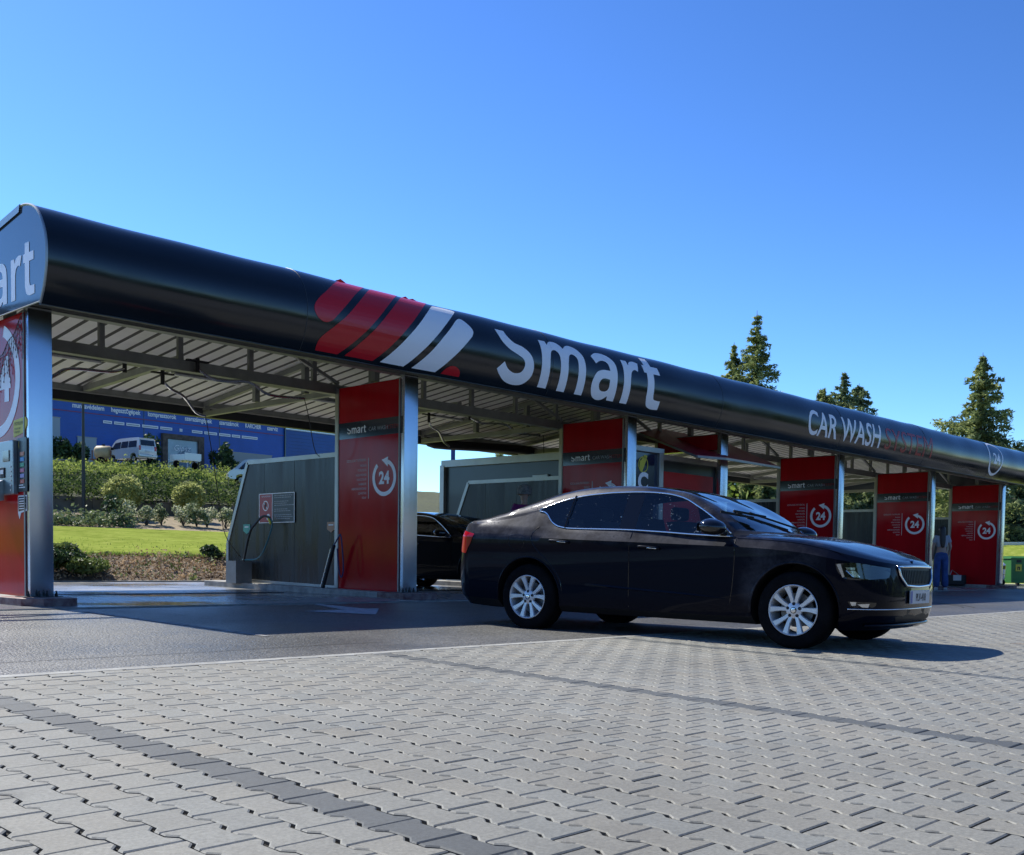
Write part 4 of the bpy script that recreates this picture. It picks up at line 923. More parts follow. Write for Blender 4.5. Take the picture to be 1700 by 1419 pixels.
def pch(xs, ys):
    """monotone cubic interpolation"""
    xs = np.array(xs, float); ys = np.array(ys, float); h = np.diff(xs); d = np.diff(ys)/h
    m = np.zeros_like(ys); m[1:-1] = np.where(d[:-1]*d[1:] > 0, 2*d[:-1]*d[1:]/(d[:-1]+d[1:]+1e-12), 0); m[0] = d[0]; m[-1] = d[-1]
    def f(x):
        x = np.clip(x, xs[0], xs[-1]); i = np.clip(np.searchsorted(xs, x)-1, 0, len(xs)-2); t = (x-xs[i])/h[i]
        return (ys[i]*(1+2*t)*(1-t)**2+m[i]*h[i]*t*(1-t)**2+ys[i+1]*t*t*(3-2*t)+m[i+1]*h[i]*t*t*(t-1))
    return f
NK = 12
Zk = [pch(*zip(*t)) for t in [
 [(-1.1, .25), (-.8, .22), (-.45, .20), (.4, .19), (2.3, .18), (3.0, .17), (3.5, .19)],                                    #0 underside
 [(-1.1, .35), (-.8, .30), (-.45, .28), (.4, .25), (2.3, .24), (3.0, .25), (3.5, .26)],                                     #1
 [(-1.1, .52), (-.5, .50), (.4, .46), (1.2, .435), (2.3, .40), (3.0, .40), (3.5, .40)],                                     #2
 [(-1.1, .72), (-.5, .70), (.4, .67), (2.3, .65), (3.0, .60), (3.5, .56)],                                                #3
 [(-1.1, .895), (-.6, .895), (.11, .88), (.74, .862), (1.72, .835), (2.3, .815), (2.7, .785), (3.0, .735), (3.3, .685), (3.5, .655)],  #4 crease
 [(-1.1, 1.01), (-.75, 1.015), (-.45, 1.01), (.05, .99), (.4, .955), (1.0, .944), (1.44, .925), (1.76, .905), (2.1, .895), (2.3, .888), (2.63, .865), (2.9, .815), (3.1, .765), (3.3, .715), (3.5, .672)],  #5
 [(-1.1, 1.025), (-.75, 1.03), (-.45, 1.045), (-.10, 1.105), (.02, 1.137), (.09, 1.13), (.14, 1.10), (.21, 1.035), (.31, .99), (.45, .972), (1.02, .962), (1.44, .942), (1.76, .922), (2.1, .908), (2.3, .905), (2.63, .882), (2.9, .832), (3.1, .780), (3.3, .725), (3.5, .678)],  #6 window foot
 [(-1.1, 1.032), (-.75, 1.045), (-.45, 1.08), (-.10, 1.135), (.02, 1.157), (.12, 1.192), (.24, 1.230), (.38, 1.264), (.58, 1.292), (.84, 1.308), (1.03, 1.310), (1.19, 1.305), (1.37, 1.288), (1.54, 1.25), (1.71, 1.17), (1.87, 1.08), (2.02, .985), (2.1, .925), (2.3, .915), (2.63, .893), (2.9, .845), (3.1, .790), (3.3, .732), (3.5, .682)],  #7 window head
 [(-1.1, 1.038), (-.75, 1.058), (-.45, 1.115), (-.15, 1.19), (0, 1.232), (.2, 1.288), (.42, 1.327), (.70, 1.345), (1.0, 1.343), (1.19, 1.334), (1.37, 1.315), (1.54, 1.288), (1.71, 1.215), (1.87, 1.125), (2.02, 1.02), (2.14, .94), (2.3, .925), (2.63, .902), (2.9, .855), (3.1, .800), (3.3, .737), (3.5, .685)],  #8 rail
 [(-1.1, 1.042), (-.75, 1.07), (-.45, 1.145), (-.15, 1.235), (.1, 1.305), (.42, 1.360), (.70, 1.376), (1.0, 1.371), (1.19, 1.357), (1.37, 1.330), (1.54, 1.300), (1.71, 1.235), (1.87, 1.155), (2.02, 1.06), (2.14, .97), (2.3, .937), (2.63, .912), (2.9, .866), (3.1, .810), (3.3, .742), (3.5, .688)],  #9
 [(-1.1, 1.045), (-.8, 1.075), (-.5, 1.165), (-.2, 1.265), (.1, 1.335), (.42, 1.376), (.70, 1.388), (1.0, 1.383), (1.25, 1.362), (1.45, 1.325), (1.65, 1.25), (1.85, 1.165), (2.05, 1.065), (2.2, .985), (2.33, .945), (2.63, .922), (2.9, .875), (3.1, .820), (3.3, .750), (3.5, .690)],  #10
 [(-1.1, 1.045), (-.8, 1.078), (-.5, 1.17), (-.2, 1.27), (.1, 1.34), (.42, 1.381), (.70, 1.393), (1.0, 1.388), (1.27, 1.365), (1.5, 1.315), (1.7, 1.24), (1.9, 1.15), (2.1, 1.05), (2.25, .975), (2.38, .945), (2.63, .928), (2.9, .882), (3.1, .828), (3.3, .755), (3.5, .692)],  #11 centre
]]
def tumble(z): return .842-(z-.95)*.53
XC_R, XC_F = -.74, 2.93
XR = [-.91, -.97, -.985, -.955, -.92, -.90, -.90, -.90, -.90, -.90, -.90, -.90]
XF = [3.30, 3.36, 3.385, 3.375, 3.36, 3.36, 3.35, 3.34, 3.33, 3.32, 3.31, 3.30]
Yb = [.80, .868, .890, .900, .904]
def yk(k, x):
    if k < 5: return Yb[k]*(1-.012*max(0, (x-2.6))-.02*max(0, -x))
    z = float(Zk[k](x))
    cab = {5: .848, 6: tumble(z), 7: tumble(z), 8: tumble(z)-.02, 9: None}.get(k)
    hood = [.835, .79, .75, .68, .50, .26, 0][k-5]; trunk = [.835, .80, .775, .72, .55, .28, 0][k-5]
    if k == 9: cab = float(np.interp(x, [-.6, -.1, .4, 1.1, 1.5, 2.1], [.62, .57, .545, .545, .575, .66]))
    if k == 10: cab = .30
    if k == 11: return 0.0
    wf = float(np.clip((x-2.02)/.26, 0, 1)); wf = wf*wf*(3-2*wf)
    wr = float(np.clip((-.12-x)/.35, 0, 1)); wr = wr*wr*(3-2*wr)
    if wf > 0: return cab*(1-wf)+hood*wf
    return cab*(1-wr)+trunk*wr
BSH = pch([-1.0, -.7, -.1, .4, 1.0, 1.3, 2.1, 2.4, 2.9], [-.0, -.08, -.08, 0, 0, .09, .20, .12, .04])
def grid_pt(k, x):
    """point of control row k at nominal x (side part)"""
    sh = {9: .35, 10: .85, 11: 1.0}.get(k, 0)*float(BSH(x))
    X = x+sh
    return (X, yk(k, x), float(Zk[k](X)))
def cap_pt(k, th, front=True):
    """rounded ends: th 0 (side) .. 90 (centre line)"""
    xc = XC_F if front else XC_R; xe = XF[k] if front else XR[k]
    if front: e = [.55, .5, .5, .5, .55, .60, .62, .62, .65, .7, .8, 1][k]
    else: e = [.45, .34, .30, .28, .28, .33, .36, .38, .45, .6, .75, 1][k]
    a = R(th); x0, y0, z0 = grid_pt(k, xc)
    s = math.sin(a); X = x0+(xe-x0)*s; Y = y0*math.cos(a)**e if th < 90 else 0.0
    return (X, Y, float(Zk[k](X)))
STX = sorted(set([round(x, 3) for x in list(np.arange(-.74, 2.93, .07))]+[.02, .05, .08, .12, .16, .20, .36, .40, .97, 1.125, 1.14, 2.06, 2.10, 2.13, 2.93]))
def make_shell():
    cols = []     # each column: list of control points rows 0..11, with tag
    for th in np.r_[90, 82, 74, 66, 58, 50, 42, 34, 26, 18, 9]: cols.append(([cap_pt(k, th, False) for k in range(NK)], 'R'))
    for x in STX: cols.append(([grid_pt(k, x) for k in range(NK)], x))
    for th in np.r_[9, 18, 26, 34, 42, 50, 58, 66, 74, 82, 90]: cols.append(([cap_pt(k, th, True) for k in range(NK)], 'F'))
    return cols
# sub-rows between the control rows
SUB = []
for k in range(NK-1):
    n = {0: 2, 1: 3, 2: 4, 3: 4, 4: 3, 5: 1, 6: 5, 7: 2, 8: 3, 9: 4, 10: 4}[k]
    for j in range(n): SUB.append((k, j/n))
SUB.append((NK-1, 0.0))
def interp_col(P, k, t):
    if t == 0: return P[k]
    def cr(a, b, c, d): return tuple(0.5*((2*b[i])+(-a[i]+c[i])*t+(2*a[i]-5*b[i]+4*c[i]-d[i])*t*t+(-a[i]+3*b[i]-3*c[i]+d[i])*t**3) for i in range(3))
    lo = {4: 4, 5: 5, 6: 6, 7: 7}.get(k); 
    if k in (0, 5, 6, 7): return tuple(P[k][i]*(1-t)+P[k+1][i]*t for i in range(3))
    p0 = P[k-1] if k not in (4, 8) else P[k]
    p3 = P[k+2] if (k+2 < NK and k != 3) else P[k+1]
    if k == 10: p3 = (P[9][0], -P[9][1], P[9][2]); p3 = (P[10][0], -P[10][1], P[10][2])
    return cr(p0, P[k], P[k+1], p3)
SHELL = make_shell()
GRID = [[interp_col(P, k, t) for k, t in SUB] for P, _ in SHELL]
IDXK = {k: SUB.index((k, 0.0)) if k < NK-1 else len(SUB)-1 for k in range(NK)}
def side_y(x, z, lim=11):
    """half width of the body at side position x and height z (front/rear corners included)"""
    best = None
    if x > XC_F or x < XC_R:
        front = x > XC_F; pts = []
        for k in range(0, 9):
            x0 = grid_pt(k, XC_F if front else XC_R)[0]; xe = XF[k] if front else XR[k]
            s = (x-x0)/(xe-x0)
            if s >= 1: s = .9999
            pts.append(cap_pt(k, math.degrees(math.asin(max(0, s))), front)[1:])
    else: pts = [grid_pt(k, x)[1:] for k in range(0, 10)]
    pts = [(y, zz) for y, zz in pts]
    for a, b in zip(pts[:-1], pts[1:]):
        if a[1] <= z <= b[1]+1e-6 and b[1] > a[1]:
            t = (z-a[1])/(b[1]-a[1]); y = a[0]*(1-t)+b[0]*t
            return y
    return pts[0][0] if z < pts[0][1] else pts[-1][0]
def end_x(y, z, front=True):
    """x of the nose / tail surface at lateral |y| and height z"""
    res = []
    for k in range(0, 9):
        th0, th1 = 0.0, 89.99
        for _ in range(28):
            tm = (th0+th1)/2
            if cap_pt(k, tm, front)[1] > abs(y): th0 = tm
            else: th1 = tm
        p = cap_pt(k, th0, front); res.append((p[2], p[0]))
    for a, b in zip(res[:-1], res[1:]):
        if a[0] <= z <= b[0]: t = (z-a[0])/(b[0]-a[0]+1e-9); return a[1]*(1-t)+b[1]*t
    return res[0][1] if z < res[0][0] else res[-1][1]

PARTS = ['body', 'rear_door', 'front_door', 'front_side_window', 'rear_side_window', 'quarter_window', 'windscreen', 'rear_window', 'bonnet', 'black', 'front_bumper', 'rear_bumper']
_shell_cache = {}
def shell_meshes():
    """grid -> material classes -> wheel arches cut by boolean -> dict of (verts, faces) per part"""
    if _shell_cache: return _shell_cache
    nr = len(SUB); nc = len(GRID)
    V = []; Fc = []; C = []
    idx = {}
    def vid(side, i, j):
        p = GRID[i][j]; y = p[1]*side
        if abs(y) < 1e-6: side = 1; y = 0.0
        key = (side, i, j)
        if (i in (0, nc-1)) or j == nr-1: key = (1, i, j)
        if key not in idx: idx[key] = len(V); V.append((p[0], y, p[2]))
        return idx[key]
    def cls(i, k, side):
        tg = SHELL[i][1]; tg2 = SHELL[i+1][1]
        if tg == 'F' or tg2 == 'F': return 10 if k <= 4 else (8 if k >= 5 else 0)
        if tg == 'R': return 11 if k <= 3 else 0
        x = (tg+tg2)/2
        if k == 6:
            if .02 < x < .38: return 5
            if .40 <= x < .97: return 4
            if 1.14 <= x < 2.10: return 3
            if .38 <= x < .40 or .97 <= x < 1.14: return 12
        if k >= 9:
            if 1.17 < x < 2.10: return 6
            if -.66 < x < -.10: return 7
        if k >= 7 and 2.10 <= x < 2.2: return 9
        if k >= 6 and x >= 2.2: return 8
        if k == 0: return 9
        if k <= 5 or k in (7,):
            if .10 < x < 1.125 and k <= 5: return 1
            if 1.125 < x < 2.13 and k <= 5: return 2
        if k <= 4 and x > 2.95: return 10
        return 0
    for side in (-1, 1):
        for i in range(nc-1):
            for j in range(nr-1):
                q = [vid(side, i, j), vid(side, i+1, j), vid(side, i+1, j+1), vid(side, i, j+1)]
                u = []
                for a in q:
                    if a not in u: u.append(a)
                if len(u) < 3: continue
                if side == 1: u = u[::-1]
                Fc.append(tuple(u)); C.append(cls(i, SUB[j][0], side))
    # close the underside
    for i in range(nc-1):
        a, b, c, d = vid(-1, i, 0), vid(-1, i+1, 0), vid(1, i+1, 0), vid(1, i, 0)
        u = []
        for q in (a, d, c, b):
            if q not in u: u.append(q)
        if len(u) >= 3: Fc.append(tuple(u)); C.append(9)
    me = bpy.data.meshes.new('shell'); me.from_pydata(V, [], Fc)
    mats_ = [bpy.data.materials.new('tmp%d' % k) for k in range(13)]
    for m_ in mats_: me.materials.append(m_)
    me.polygons.foreach_set('material_index', C)
    bm = bmesh.new(); bm.from_mesh(me); bmesh.ops.remove_doubles(bm, verts=bm.verts[:], dist=1e-5); bmesh.ops.recalc_face_normals(bm, faces=bm.faces[:]); bm.to_mesh(me); bm.free()
    so_ = bpy.data.objects.new('shell', me); COL.objects.link(so_)
    cm = MB(); cm.cur = 0
    for x in (0.0, 2.667):
        for s in (-1, 1):
            n = 40; rr = .372 if x > 1 else .368; ring = []
            for yy in (s*.55, s*1.05):
                for k in range(n):
                    a = 2*math.pi*k/n; ring.append((x+rr*math.cos(a), yy, .325+rr*math.sin(a)))
            cm.add(ring, [tuple(range(n))[::-1], tuple(range(n, 2*n))]+[(k, (k+1) % n, n+(k+1) % n, n+k) for k in range(n)])
    cme = bpy.data.meshes.new('cut'); cme.from_pydata(cm.v, [], cm.f)
    for m_ in mats_: cme.materials.append(m_)
    cme.polygons.foreach_set('material_index', [9]*len(cm.f))
    bm = bmesh.new(); bm.from_mesh(cme); bmesh.ops.recalc_face_normals(bm, faces=bm.faces[:]); bm.to_mesh(cme); bm.free()
    co = bpy.data.objects.new('cut', cme); COL.objects.link(co)
    md = so_.modifiers.new('b', 'BOOLEAN'); md.object = co; md.operation = 'DIFFERENCE'; md.solver = 'EXACT'; md.material_mode = 'TRANSFER'
    dg = bpy.context.evaluated_depsgraph_get(); dg.update()
    res = bpy.data.meshes.new_from_object(so_.evaluated_get(dg))
    names = [m_.name if m_ else '' for m_ in res.materials]
    mp = {i: int(nm[3:].split('.')[0]) if nm.startswith('tmp') else 9 for i, nm in enumerate(names)}
    vs = [tuple(v.co) for v in res.vertices]
    print('shell faces', len(res.polygons), 'mats', len(names))
    for p in res.polygons:
        c = mp.get(p.material_index, 9)
        _shell_cache.setdefault(c, []).append(tuple(p.vertices))
    _shell_cache['v'] = vs
    bpy.data.objects.remove(so_); bpy.data.objects.remove(co)
    for m_ in mats_: bpy.data.materials.remove(m_)
    return _shell_cache
def part_from(c, name, m, parent, side=None, smooth=True, xr=None):
    sh = shell_meshes(); fs = sh.get(c, [])
    vs = sh['v']
    if side is not None:
        fs = [f for f in fs if (sum(vs[i][1] for i in f) > 0) == (side > 0)]
    if xr is not None:
        fs = [f for f in fs if xr[0] <= sum(vs[i][0] for i in f)/len(f) < xr[1]]
    used = {}; V = []; F2 = []
    for f in fs:
        q = []
        for i in f:
            if i not in used: used[i] = len(V); V.append(vs[i])
            q.append(used[i])
        F2.append(tuple(q))
    if not F2: print('EMPTY part', name); return None
    me = bpy.data.meshes.new(name); me.from_pydata(V, [], F2); me.materials.append(m)
    me.polygons.foreach_set('use_smooth', [smooth]*len(F2))
    me.update()
    try: me.set_sharp_from_angle(angle=R(28))
    except Exception as e: pass
    return link_mesh(name, me, parent)

def wheel_parts(root, x, side, rim_m, parts=True):
    """wheel: tyre > and a ten spoke rim with hub, brake disc"""
    yo = side*.895; c = (x, 0, .316)
    s = side
    w = thing('wheel', None, None, (0, 0, 0)); w.parent = root
    def lat(prof, m, name, smooth=True, n=40):
        mb = MB(); mb.lathe([(r, s*h) for r, h in prof], (x, 0, .316), 'y', n, close=False); return mb.build(name, m, w, smooth=smooth, sharp=35)
    lat([(.206, .872), (.218, .888), (.240, .893), (.275, .890), (.298, .880), (.310, .866), (.316, .850), (.316, .70), (.306, .685), (.25, .68), (.206, .70)], M_TYRE, 'tyre')
    lat([(.2085, .884), (.2085, .890), (.204, .893), (.200, .889), (.195, .878), (.192, .86), (.187, .83), (.184, .72)], rim_m, 'rim')
    mb = MB()
    for q in range(5):
        base = 90+72*q
        for dsg in (-1, 1):
            a0 = R(base+dsg*11); a1 = R(base+dsg*18.0)
            def pp(r, a, wd, y):
                cx, cz = x+r*math.cos(a), .316+r*math.sin(a); tx, tz = -math.sin(a), math.cos(a)
                return [(cx-tx*wd, s*y, cz-tz*wd), (cx+tx*wd, s*y, cz+tz*wd)]
            st = [(.045, a0, .017, .868), (.10, a0+(a1-a0)*.35, .0175, .874), (.15, a0+(a1-a0)*.7, .021, .880), (.1965, a1, .028, .884)]
            vs = []
            for r, a, wd, y in st:
                f0 = pp(r, a, wd*.75, y); b0 = pp(r, a, wd, y-.010); d0 = pp(r, a, wd*.9, y-.03)
                vs += [b0[0], f0[0], f0[1], b0[1], d0[1], d0[0]]
            fs = []
            for i in range(len(st)-1):
                for k in range(6): fs.append((i*6+k, i*6+(k+1) % 6, (i+1)*6+(k+1) % 6, (i+1)*6+k))
            fs += [tuple(range(6)), tuple(range(18, 24))[::-1]]
            mb.add(vs, fs)
    mb.lathe([(.001, s*.876), (.052, s*.874), (.066, s*.866), (.068, s*.84)], (x, 0, .316), 'y', 24, close=False)
    mb.build('spokes', rim_m, w, smooth=True, sharp=30)
    mb = MB()
    for q in range(5):
        a = R(90+72*q); mb.lathe([(.011, s*.872), (.014, s*.8745), (.001, s*.8746)], (x+.052*math.cos(a), 0, .316+.052*math.sin(a)), 'y', 10, close=False)
    mb.lathe([(.026, s*.878), (.024, s*.8795), (.0, s*.8797)], (x, 0, .316), 'y', 18, close=False)
    mb.build('wheel_bolts', M_TRIM, w, smooth=False)
    mb = MB(); mb.lathe([(.020, s*.8802), (.012, s*.8812), (.0, s*.8813)], (x, 0, .316), 'y', 16, close=False); mb.build('hub_badge', M_CHROME, w)
    mb = MB(); mb.lathe([(.001, s*.80), (.14, s*.80), (.14, s*.78), (.001, s*.78)], (x, 0, .316), 'y', 28, close=False); mb.build('brake_disc', mat('brake disc', (0.16, 0.16, 0.16), 0.45, 0.6), w, smooth=True, sharp=30)
    return w

def on_side(pts, side, off=0.003):
    return [(x, side*(side_y(x, z)+off), z) for x, z in pts]
def dens2(pts, n=5):
    out = []
    for i in range(len(pts)-1):
        p0, p1, p2, p3 = pts[max(i-1, 0)], pts[i], pts[i+1], pts[min(i+2, len(pts)-1)]
        for k in range(n):
            t = k/n; out.append(tuple(0.5*((2*p1[a])+(-p0[a]+p2[a])*t+(2*p0[a]-5*p1[a]+4*p2[a]-p3[a])*t*t+(-p0[a]+3*p1[a]-3*p2[a]+p3[a])*t**3) for a in (0, 1)))
    out.append(tuple(pts[-1])); return out
def row_line(k, x0, x1, side, off=0.004, n=46, dz=0.0):
    out = []
    for x in np.linspace(x0, x1, n):
        p = grid_pt(k, x); out.append((p[0], side*(p[1]+off), p[2]+dz))
    return out
def patch(name, loop, m, parent, fn, n=3):
    """closed 2D outline laid on a curved surface as a small dense grid"""
    VF = shape2d([loop]); me = bpy.data.meshes.new(name); me.from_pydata(*[VF[0], [], VF[1]])
    bm = bmesh.new(); bm.from_mesh(me)
    xs = [p[0] for p in loop]; ys = [p[1] for p in loop]
    for i in range(1, 14):
        a = min(xs)+(max(xs)-min(xs))*i/14; bmesh.ops.bisect_plane(bm, geom=bm.verts[:]+bm.edges[:]+bm.faces[:], plane_co=(a, 0, 0), plane_no=(1, 0, 0))
    for i in range(1, 7):
        a = min(ys)+(max(ys)-min(ys))*i/7; bmesh.ops.bisect_plane(bm, geom=bm.verts[:]+bm.edges[:]+bm.faces[:], plane_co=(0, a, 0), plane_no=(0, 1, 0))
    for v in bm.verts: v.co = Vector(fn(v.co.x, v.co.y))
    bm.to_mesh(me); bm.free(); me.materials.append(m); me.polygons.foreach_set('use_smooth', [True]*len(me.polygons)); me.update()
    return link_mesh(name, me, parent)
def cap_side_pt(th, z, side, off, front=True):
    pts = [cap_pt(k, th, front) for k in range(0, 10)]
    for a, b in zip(pts[:-1], pts[1:]):
        if a[2] <= z <= b[2] or (b is pts[-1]):
            t = (z-a[2])/(b[2]-a[2]+1e-9); t = min(1, max(0, t))
            p = [a[i]*(1-t)+b[i]*t for i in range(3)]
            nx = math.sin(R(th))*(1 if front else -1); ny = math.cos(R(th))
            return (p[0]+nx*off, side*(p[1]+ny*off), p[2])
    return pts[0]
def make_car(name, label, cat, pm, rim_m, group=None, plates='PLV-418', detail=True):
    root = thing(name, label, cat, group=group); LOCAL.add(root.name)
    body = part_from(0, 'body', pm, root)
    blk = part_from(9, 'underbody', M_TRIM, root, smooth=False)
    part_from(8, 'bonnet', pm, root); fb = part_from(10, 'front_bumper', pm, root); rb = part_from(11, 'rear_bumper', pm, root)
    for s in (-1, 1):
        for xr in ((.3, .6), (.9, 1.3)): part_from(12, 'pillar_cover', mat('pillar gloss black', (0.004, 0.004, 0.005), 0.04, spec=0.4), root, s, xr=xr)
    ws = part_from(6, 'windscreen', M_WIND, root); part_from(7, 'rear_window', M_WIND, root)
    for s in (-1, 1):
        d1 = part_from(1, 'rear_door', pm, root, s); d2 = part_from(2, 'front_door', pm, root, s)
        part_from(3, 'side_window', M_SIDEG, root, s); part_from(4, 'side_window', M_SIDEG, root, s); part_from(5, 'quarter_window', M_SIDEG, root, s)
        # door seams
        for d, ls in ((d1, [[(.10, .985), (.045, .93), (.05, .85), (.12, .76), (.24, .66), (.33, .56), (.385, .46), (.40, .30)], [(1.125, .935), (1.125, .6), (1.12, .27)]]),
                      (d2, [[(2.13, .885), (2.145, .75), (2.13, .5), (2.10, .30)]])):
            mb = MB()
            for l in ls: mb.tube(on_side(dens2(l), s, .0005), .0035, 5)
            mb.build('door_seam', M_GBLACK, d)
        for d, hx, hz in ((d1, .37, .845), (d2, 1.33, .800)):
            mb = MB()
            pts = [(hx-.105, hz+.004), (hx-.09, hz+.012), (hx, hz+.008), (hx+.09, hz+.002), (hx+.105, hz-.006)]
            P3_ = on_side(pts, s, .0)
            P3_ = [(p[0], p[1]+s*o, p[2]) for p, o in zip(P3_, (.0, .026, .034, .026, .0))]
            mb.tube(curve_pts(P3_, 4), .011, 8); h = mb.build('handle', pm, d, smooth=True)
            mb = MB(); mb.tube([(p[0], p[1]+s*.006, p[2]-.006) for p in curve_pts(P3_[2:4], 3)], .006, 6); mb.build('chrome_strip', M_CHROME, h, smooth=True)
        mb = MB(); pl = [(.63, .455), (.9, .445), (1.4, .42), (1.9, .398), (2.16, .385)]
        # window chrome surround
        mb.v = []; mb.f = []
        mb.tube(row_line(6, .03, 2.08, s, .004, 70), .0075, 5); mb.tube(row_line(7, .03, 2.08, s, .004, 70), .0075, 5)
        a = grid_pt(6, .03); b = grid_pt(7, .03); mb.tube([(a[0], s*(a[1]+.004), a[2]), (b[0], s*(b[1]+.004), b[2])], .0085, 5)
        mb.build('window_trim', M_CHROME, body, smooth=True)
        mb = MB(); mb.tube([(.385, s*(tumble(.98)+.006), .975), (.40, s*(tumble(1.28)+.006), 1.282)], .012, 5)
        mb.build('pillar_strip', M_GBLACK, body)
        mb = MB(); mb.tube(row_line(5, 2.14, 3.05, s, .0015, 30), .003, 4); mb.build('bonnet_seam', M_GBLACK, body)
        # wheel arch lips
        for wx, rr in ((0, .368), (2.667, .372)):
            mb = MB(); pts = []
            for a in np.linspace(-8, 188, 40):
                x = wx+(rr+.004)*math.cos(R(a)); z = .325+(rr+.004)*math.sin(R(a)); z = max(z, .22)
                pts.append((x, s*(side_y(x, z)-.002), z))
            mb.tube(pts, .010, 6); mb.build('arch_lip', pm, body, smooth=True)
        mb = MB(); pts = on_side([(.66, .452), (.9, .443), (1.3, .423), (1.7, .405), (2.08, .388)], s, .0)
        vs = []
        for (x, y, z), o in zip(pts, (0, .010, .012, .012, .0)): vs += [(x, y+s*.0005, z+.016), (x, y+s*(.0005+o), z), (x, y+s*.0005, z-.008)]
        mb.add(vs, [(3*i+k, 3*i+3+k, 3*i+4+k, 3*i+1+k) for i in range(4) for k in (0, 1)]); mb.build('sill_crease', pm, body, smooth=False)
        # mirror
        mi = thing('mirror', None, None); mi.parent = root
        mb = MB(); bm = bmesh.new(); bmesh.ops.create_uvsphere(bm, u_segments=20, v_segments=12, radius=1)
        for v in bm.verts:
            x, y, z = v.co
            v.co = Vector((1.975+x*.105*(1.0 if x < 0 else 1.2), s*(1.0)+y*.13, .985+z*.070-(.012 if x > 0 else 0)*x))
        bm.verts.index_update(); mb.add([v.co[:] for v in bm.verts], [tuple(v.index for v in f.verts) for f in bm.faces]); bm.free()
        mb.build('housing', M_GBLACK, mi, smooth=True)
        mb = MB(); mb.beam((2.02, s*.84, .93), (2.0, s*.95, .955), .05, .03); mb.tube([(1.90, s*.905, .945), (2.03, s*.93, .94), (2.09, s*.98, .945)], .008, 5); mb.build('arm', M_TRIM, mi)
        mb = MB(); mb.add([(1.892, s*.90, .945), (1.892, s*1.10, .945), (1.892, s*1.10, 1.025), (1.892, s*.90, 1.025)], [(0, 1, 2, 3)]); mb.build('mirror_glass', M_CHROME, mi)
        # tail lamp and headlamp patches
        def tail_fn(q, z, s=s):
            if q <= 0: return cap_side_pt(min(89, -q), z, s, .006, False)
            x = XC_R+q*.008; return (x, s*(side_y(x, z)+.006), z)
        patch('taillight', smooth_loop([(9, .915, 1), (-5, .935), (-50, .958), (-74, .955, 1), (-70, .86), (-52, .765), (-30, .735), (-8, .722, 1), (2, .80)], 3), M_TAIL, root, tail_fn)
        hl = patch('headlight', smooth_loop([(10, .700, 1), (30, .708), (48, .690), (66, .672, 1), (64, .60), (52, .585), (30, .575), (18, .585, 1), (12, .64)], 3), M_GBLACK, root, lambda th, z: cap_side_pt(max(0, min(89, th)), z, s, .003))
        patch('running_light', [(11, .695), (15, .700), (19, .60), (17, .592)], M_HEADL, hl, lambda th, z: cap_side_pt(th, z, s, .006))
        patch('reflector', [(20, .672), (29, .672), (29, .655), (21, .655)], M_HEADL, hl, lambda th, z: cap_side_pt(th, z, s, .007))
        patch('reflector', [(20, .648), (29, .648), (34, .598), (27, .596)], M_HEADL, hl, lambda th, z: cap_side_pt(th, z, s, .007))
        fg = patch('fog_lamp', [(22, .405), (50, .40), (50, .355), (26, .352)], M_GBLACK, fb, lambda th, z: cap_side_pt(th, z, s, .002))
        patch('lamp_unit', [(24, .402), (30, .402), (30, .375), (26, .372)], M_HEADL, fg, lambda th, z: cap_side_pt(th, z, s, .005))
        patch('lamp_unit', [(31, .385), (43, .39), (42, .36), (36, .362)], M_HEADL, fg, lambda th, z: cap_side_pt(th, z, s, .005))
        wheel_parts(root, 0.0, s, rim_m); wheel_parts(root, 2.667, s, rim_m)
    # nose details
    mb = MB()
    st = [cap_side_pt(th, .345-.0*th, -1, .004) for th in np.linspace(22, 89.9, 26)]+[cap_side_pt(th, .345, 1, .004) for th in np.linspace(89.9, 22, 26)]
    mb.tube(st, .006, 5); mb.build('chrome_strip', M_CHROME, fb, smooth=True)
    mb = MB(); st = [cap_side_pt(th, .215, -1, .02) for th in np.linspace(40, 89.9, 20)]+[cap_side_pt(th, .215, 1, .02) for th in np.linspace(89.9, 40, 20)]
    mb.tube(st, .014, 6); mb.build('splitter', pm, fb, smooth=True)
    g0 = smooth_loop([(-.44, .685, 1), (0, .69), (.44, .685, 1), (.41, .60), (.31, .535, 1), (0, .525), (-.31, .535, 1), (-.41, .60)], 4)
    gr = patch('grille', g0, M_TRIM, root, lambda y, z: (end_x(y, z)+.004, y, z))
    mb = MB(); lp = [(end_x(y, z)+.010, y, z) for y, z in g0]; mb.tube(lp, .011, 6, closed=True); mb.build('grille_frame', M_CHROME, gr, smooth=True)
    mb = MB()
    for k in range(-9, 10):
        y = k*.042; mb.tube([(end_x(y, z)+.010, y, z) for z in (.55, .6, .66)], .0022, 4)
    mb.build('grille_bars', mat('grille bar black', (0.004, 0.004, 0.004), 0.6, spec=0.1), gr)
    lg = [(-.52, .34), (.52, .34), (.42, .235), (-.42, .235)]
    patch('air_intake', lg, M_TRIM, fb, lambda y, z: (end_x(y, z)+.003, y, z))
    px = end_x(0, .44)+.012
    mb = MB(); mb.bbox((px, -.26, .385), (px+.012, .26, .495), .003); pl = mb.build('number_plate', M_PLATE, root)
    place('plate_text', xf(text2d(plates, .085, .002, 'CENTER'), 0, 0), lambda x, y: (px+.0135, x*.92+.01, .41+y), M_BLACK, pl)
    for o in bpy.data.objects:
        if o.parent == pl and o.name.startswith('plate_text'): pass
    mb = MB(); mb.box((px+.0125, -.255, .39), (px+.0132, -.215, .49)); mb.build('country_strip', mat('plate blue', (0.02, 0.06, 0.35), 0.4), pl)
    bx_ = end_x(0, .69)+.0
    mb = MB(); mb.lathe([(.034, .0), (.030, .006), (.0, .008)], (3.315, 0, .735), 'z', 20, close=False); mb.build('badge', M_CHROME, root, smooth=True)
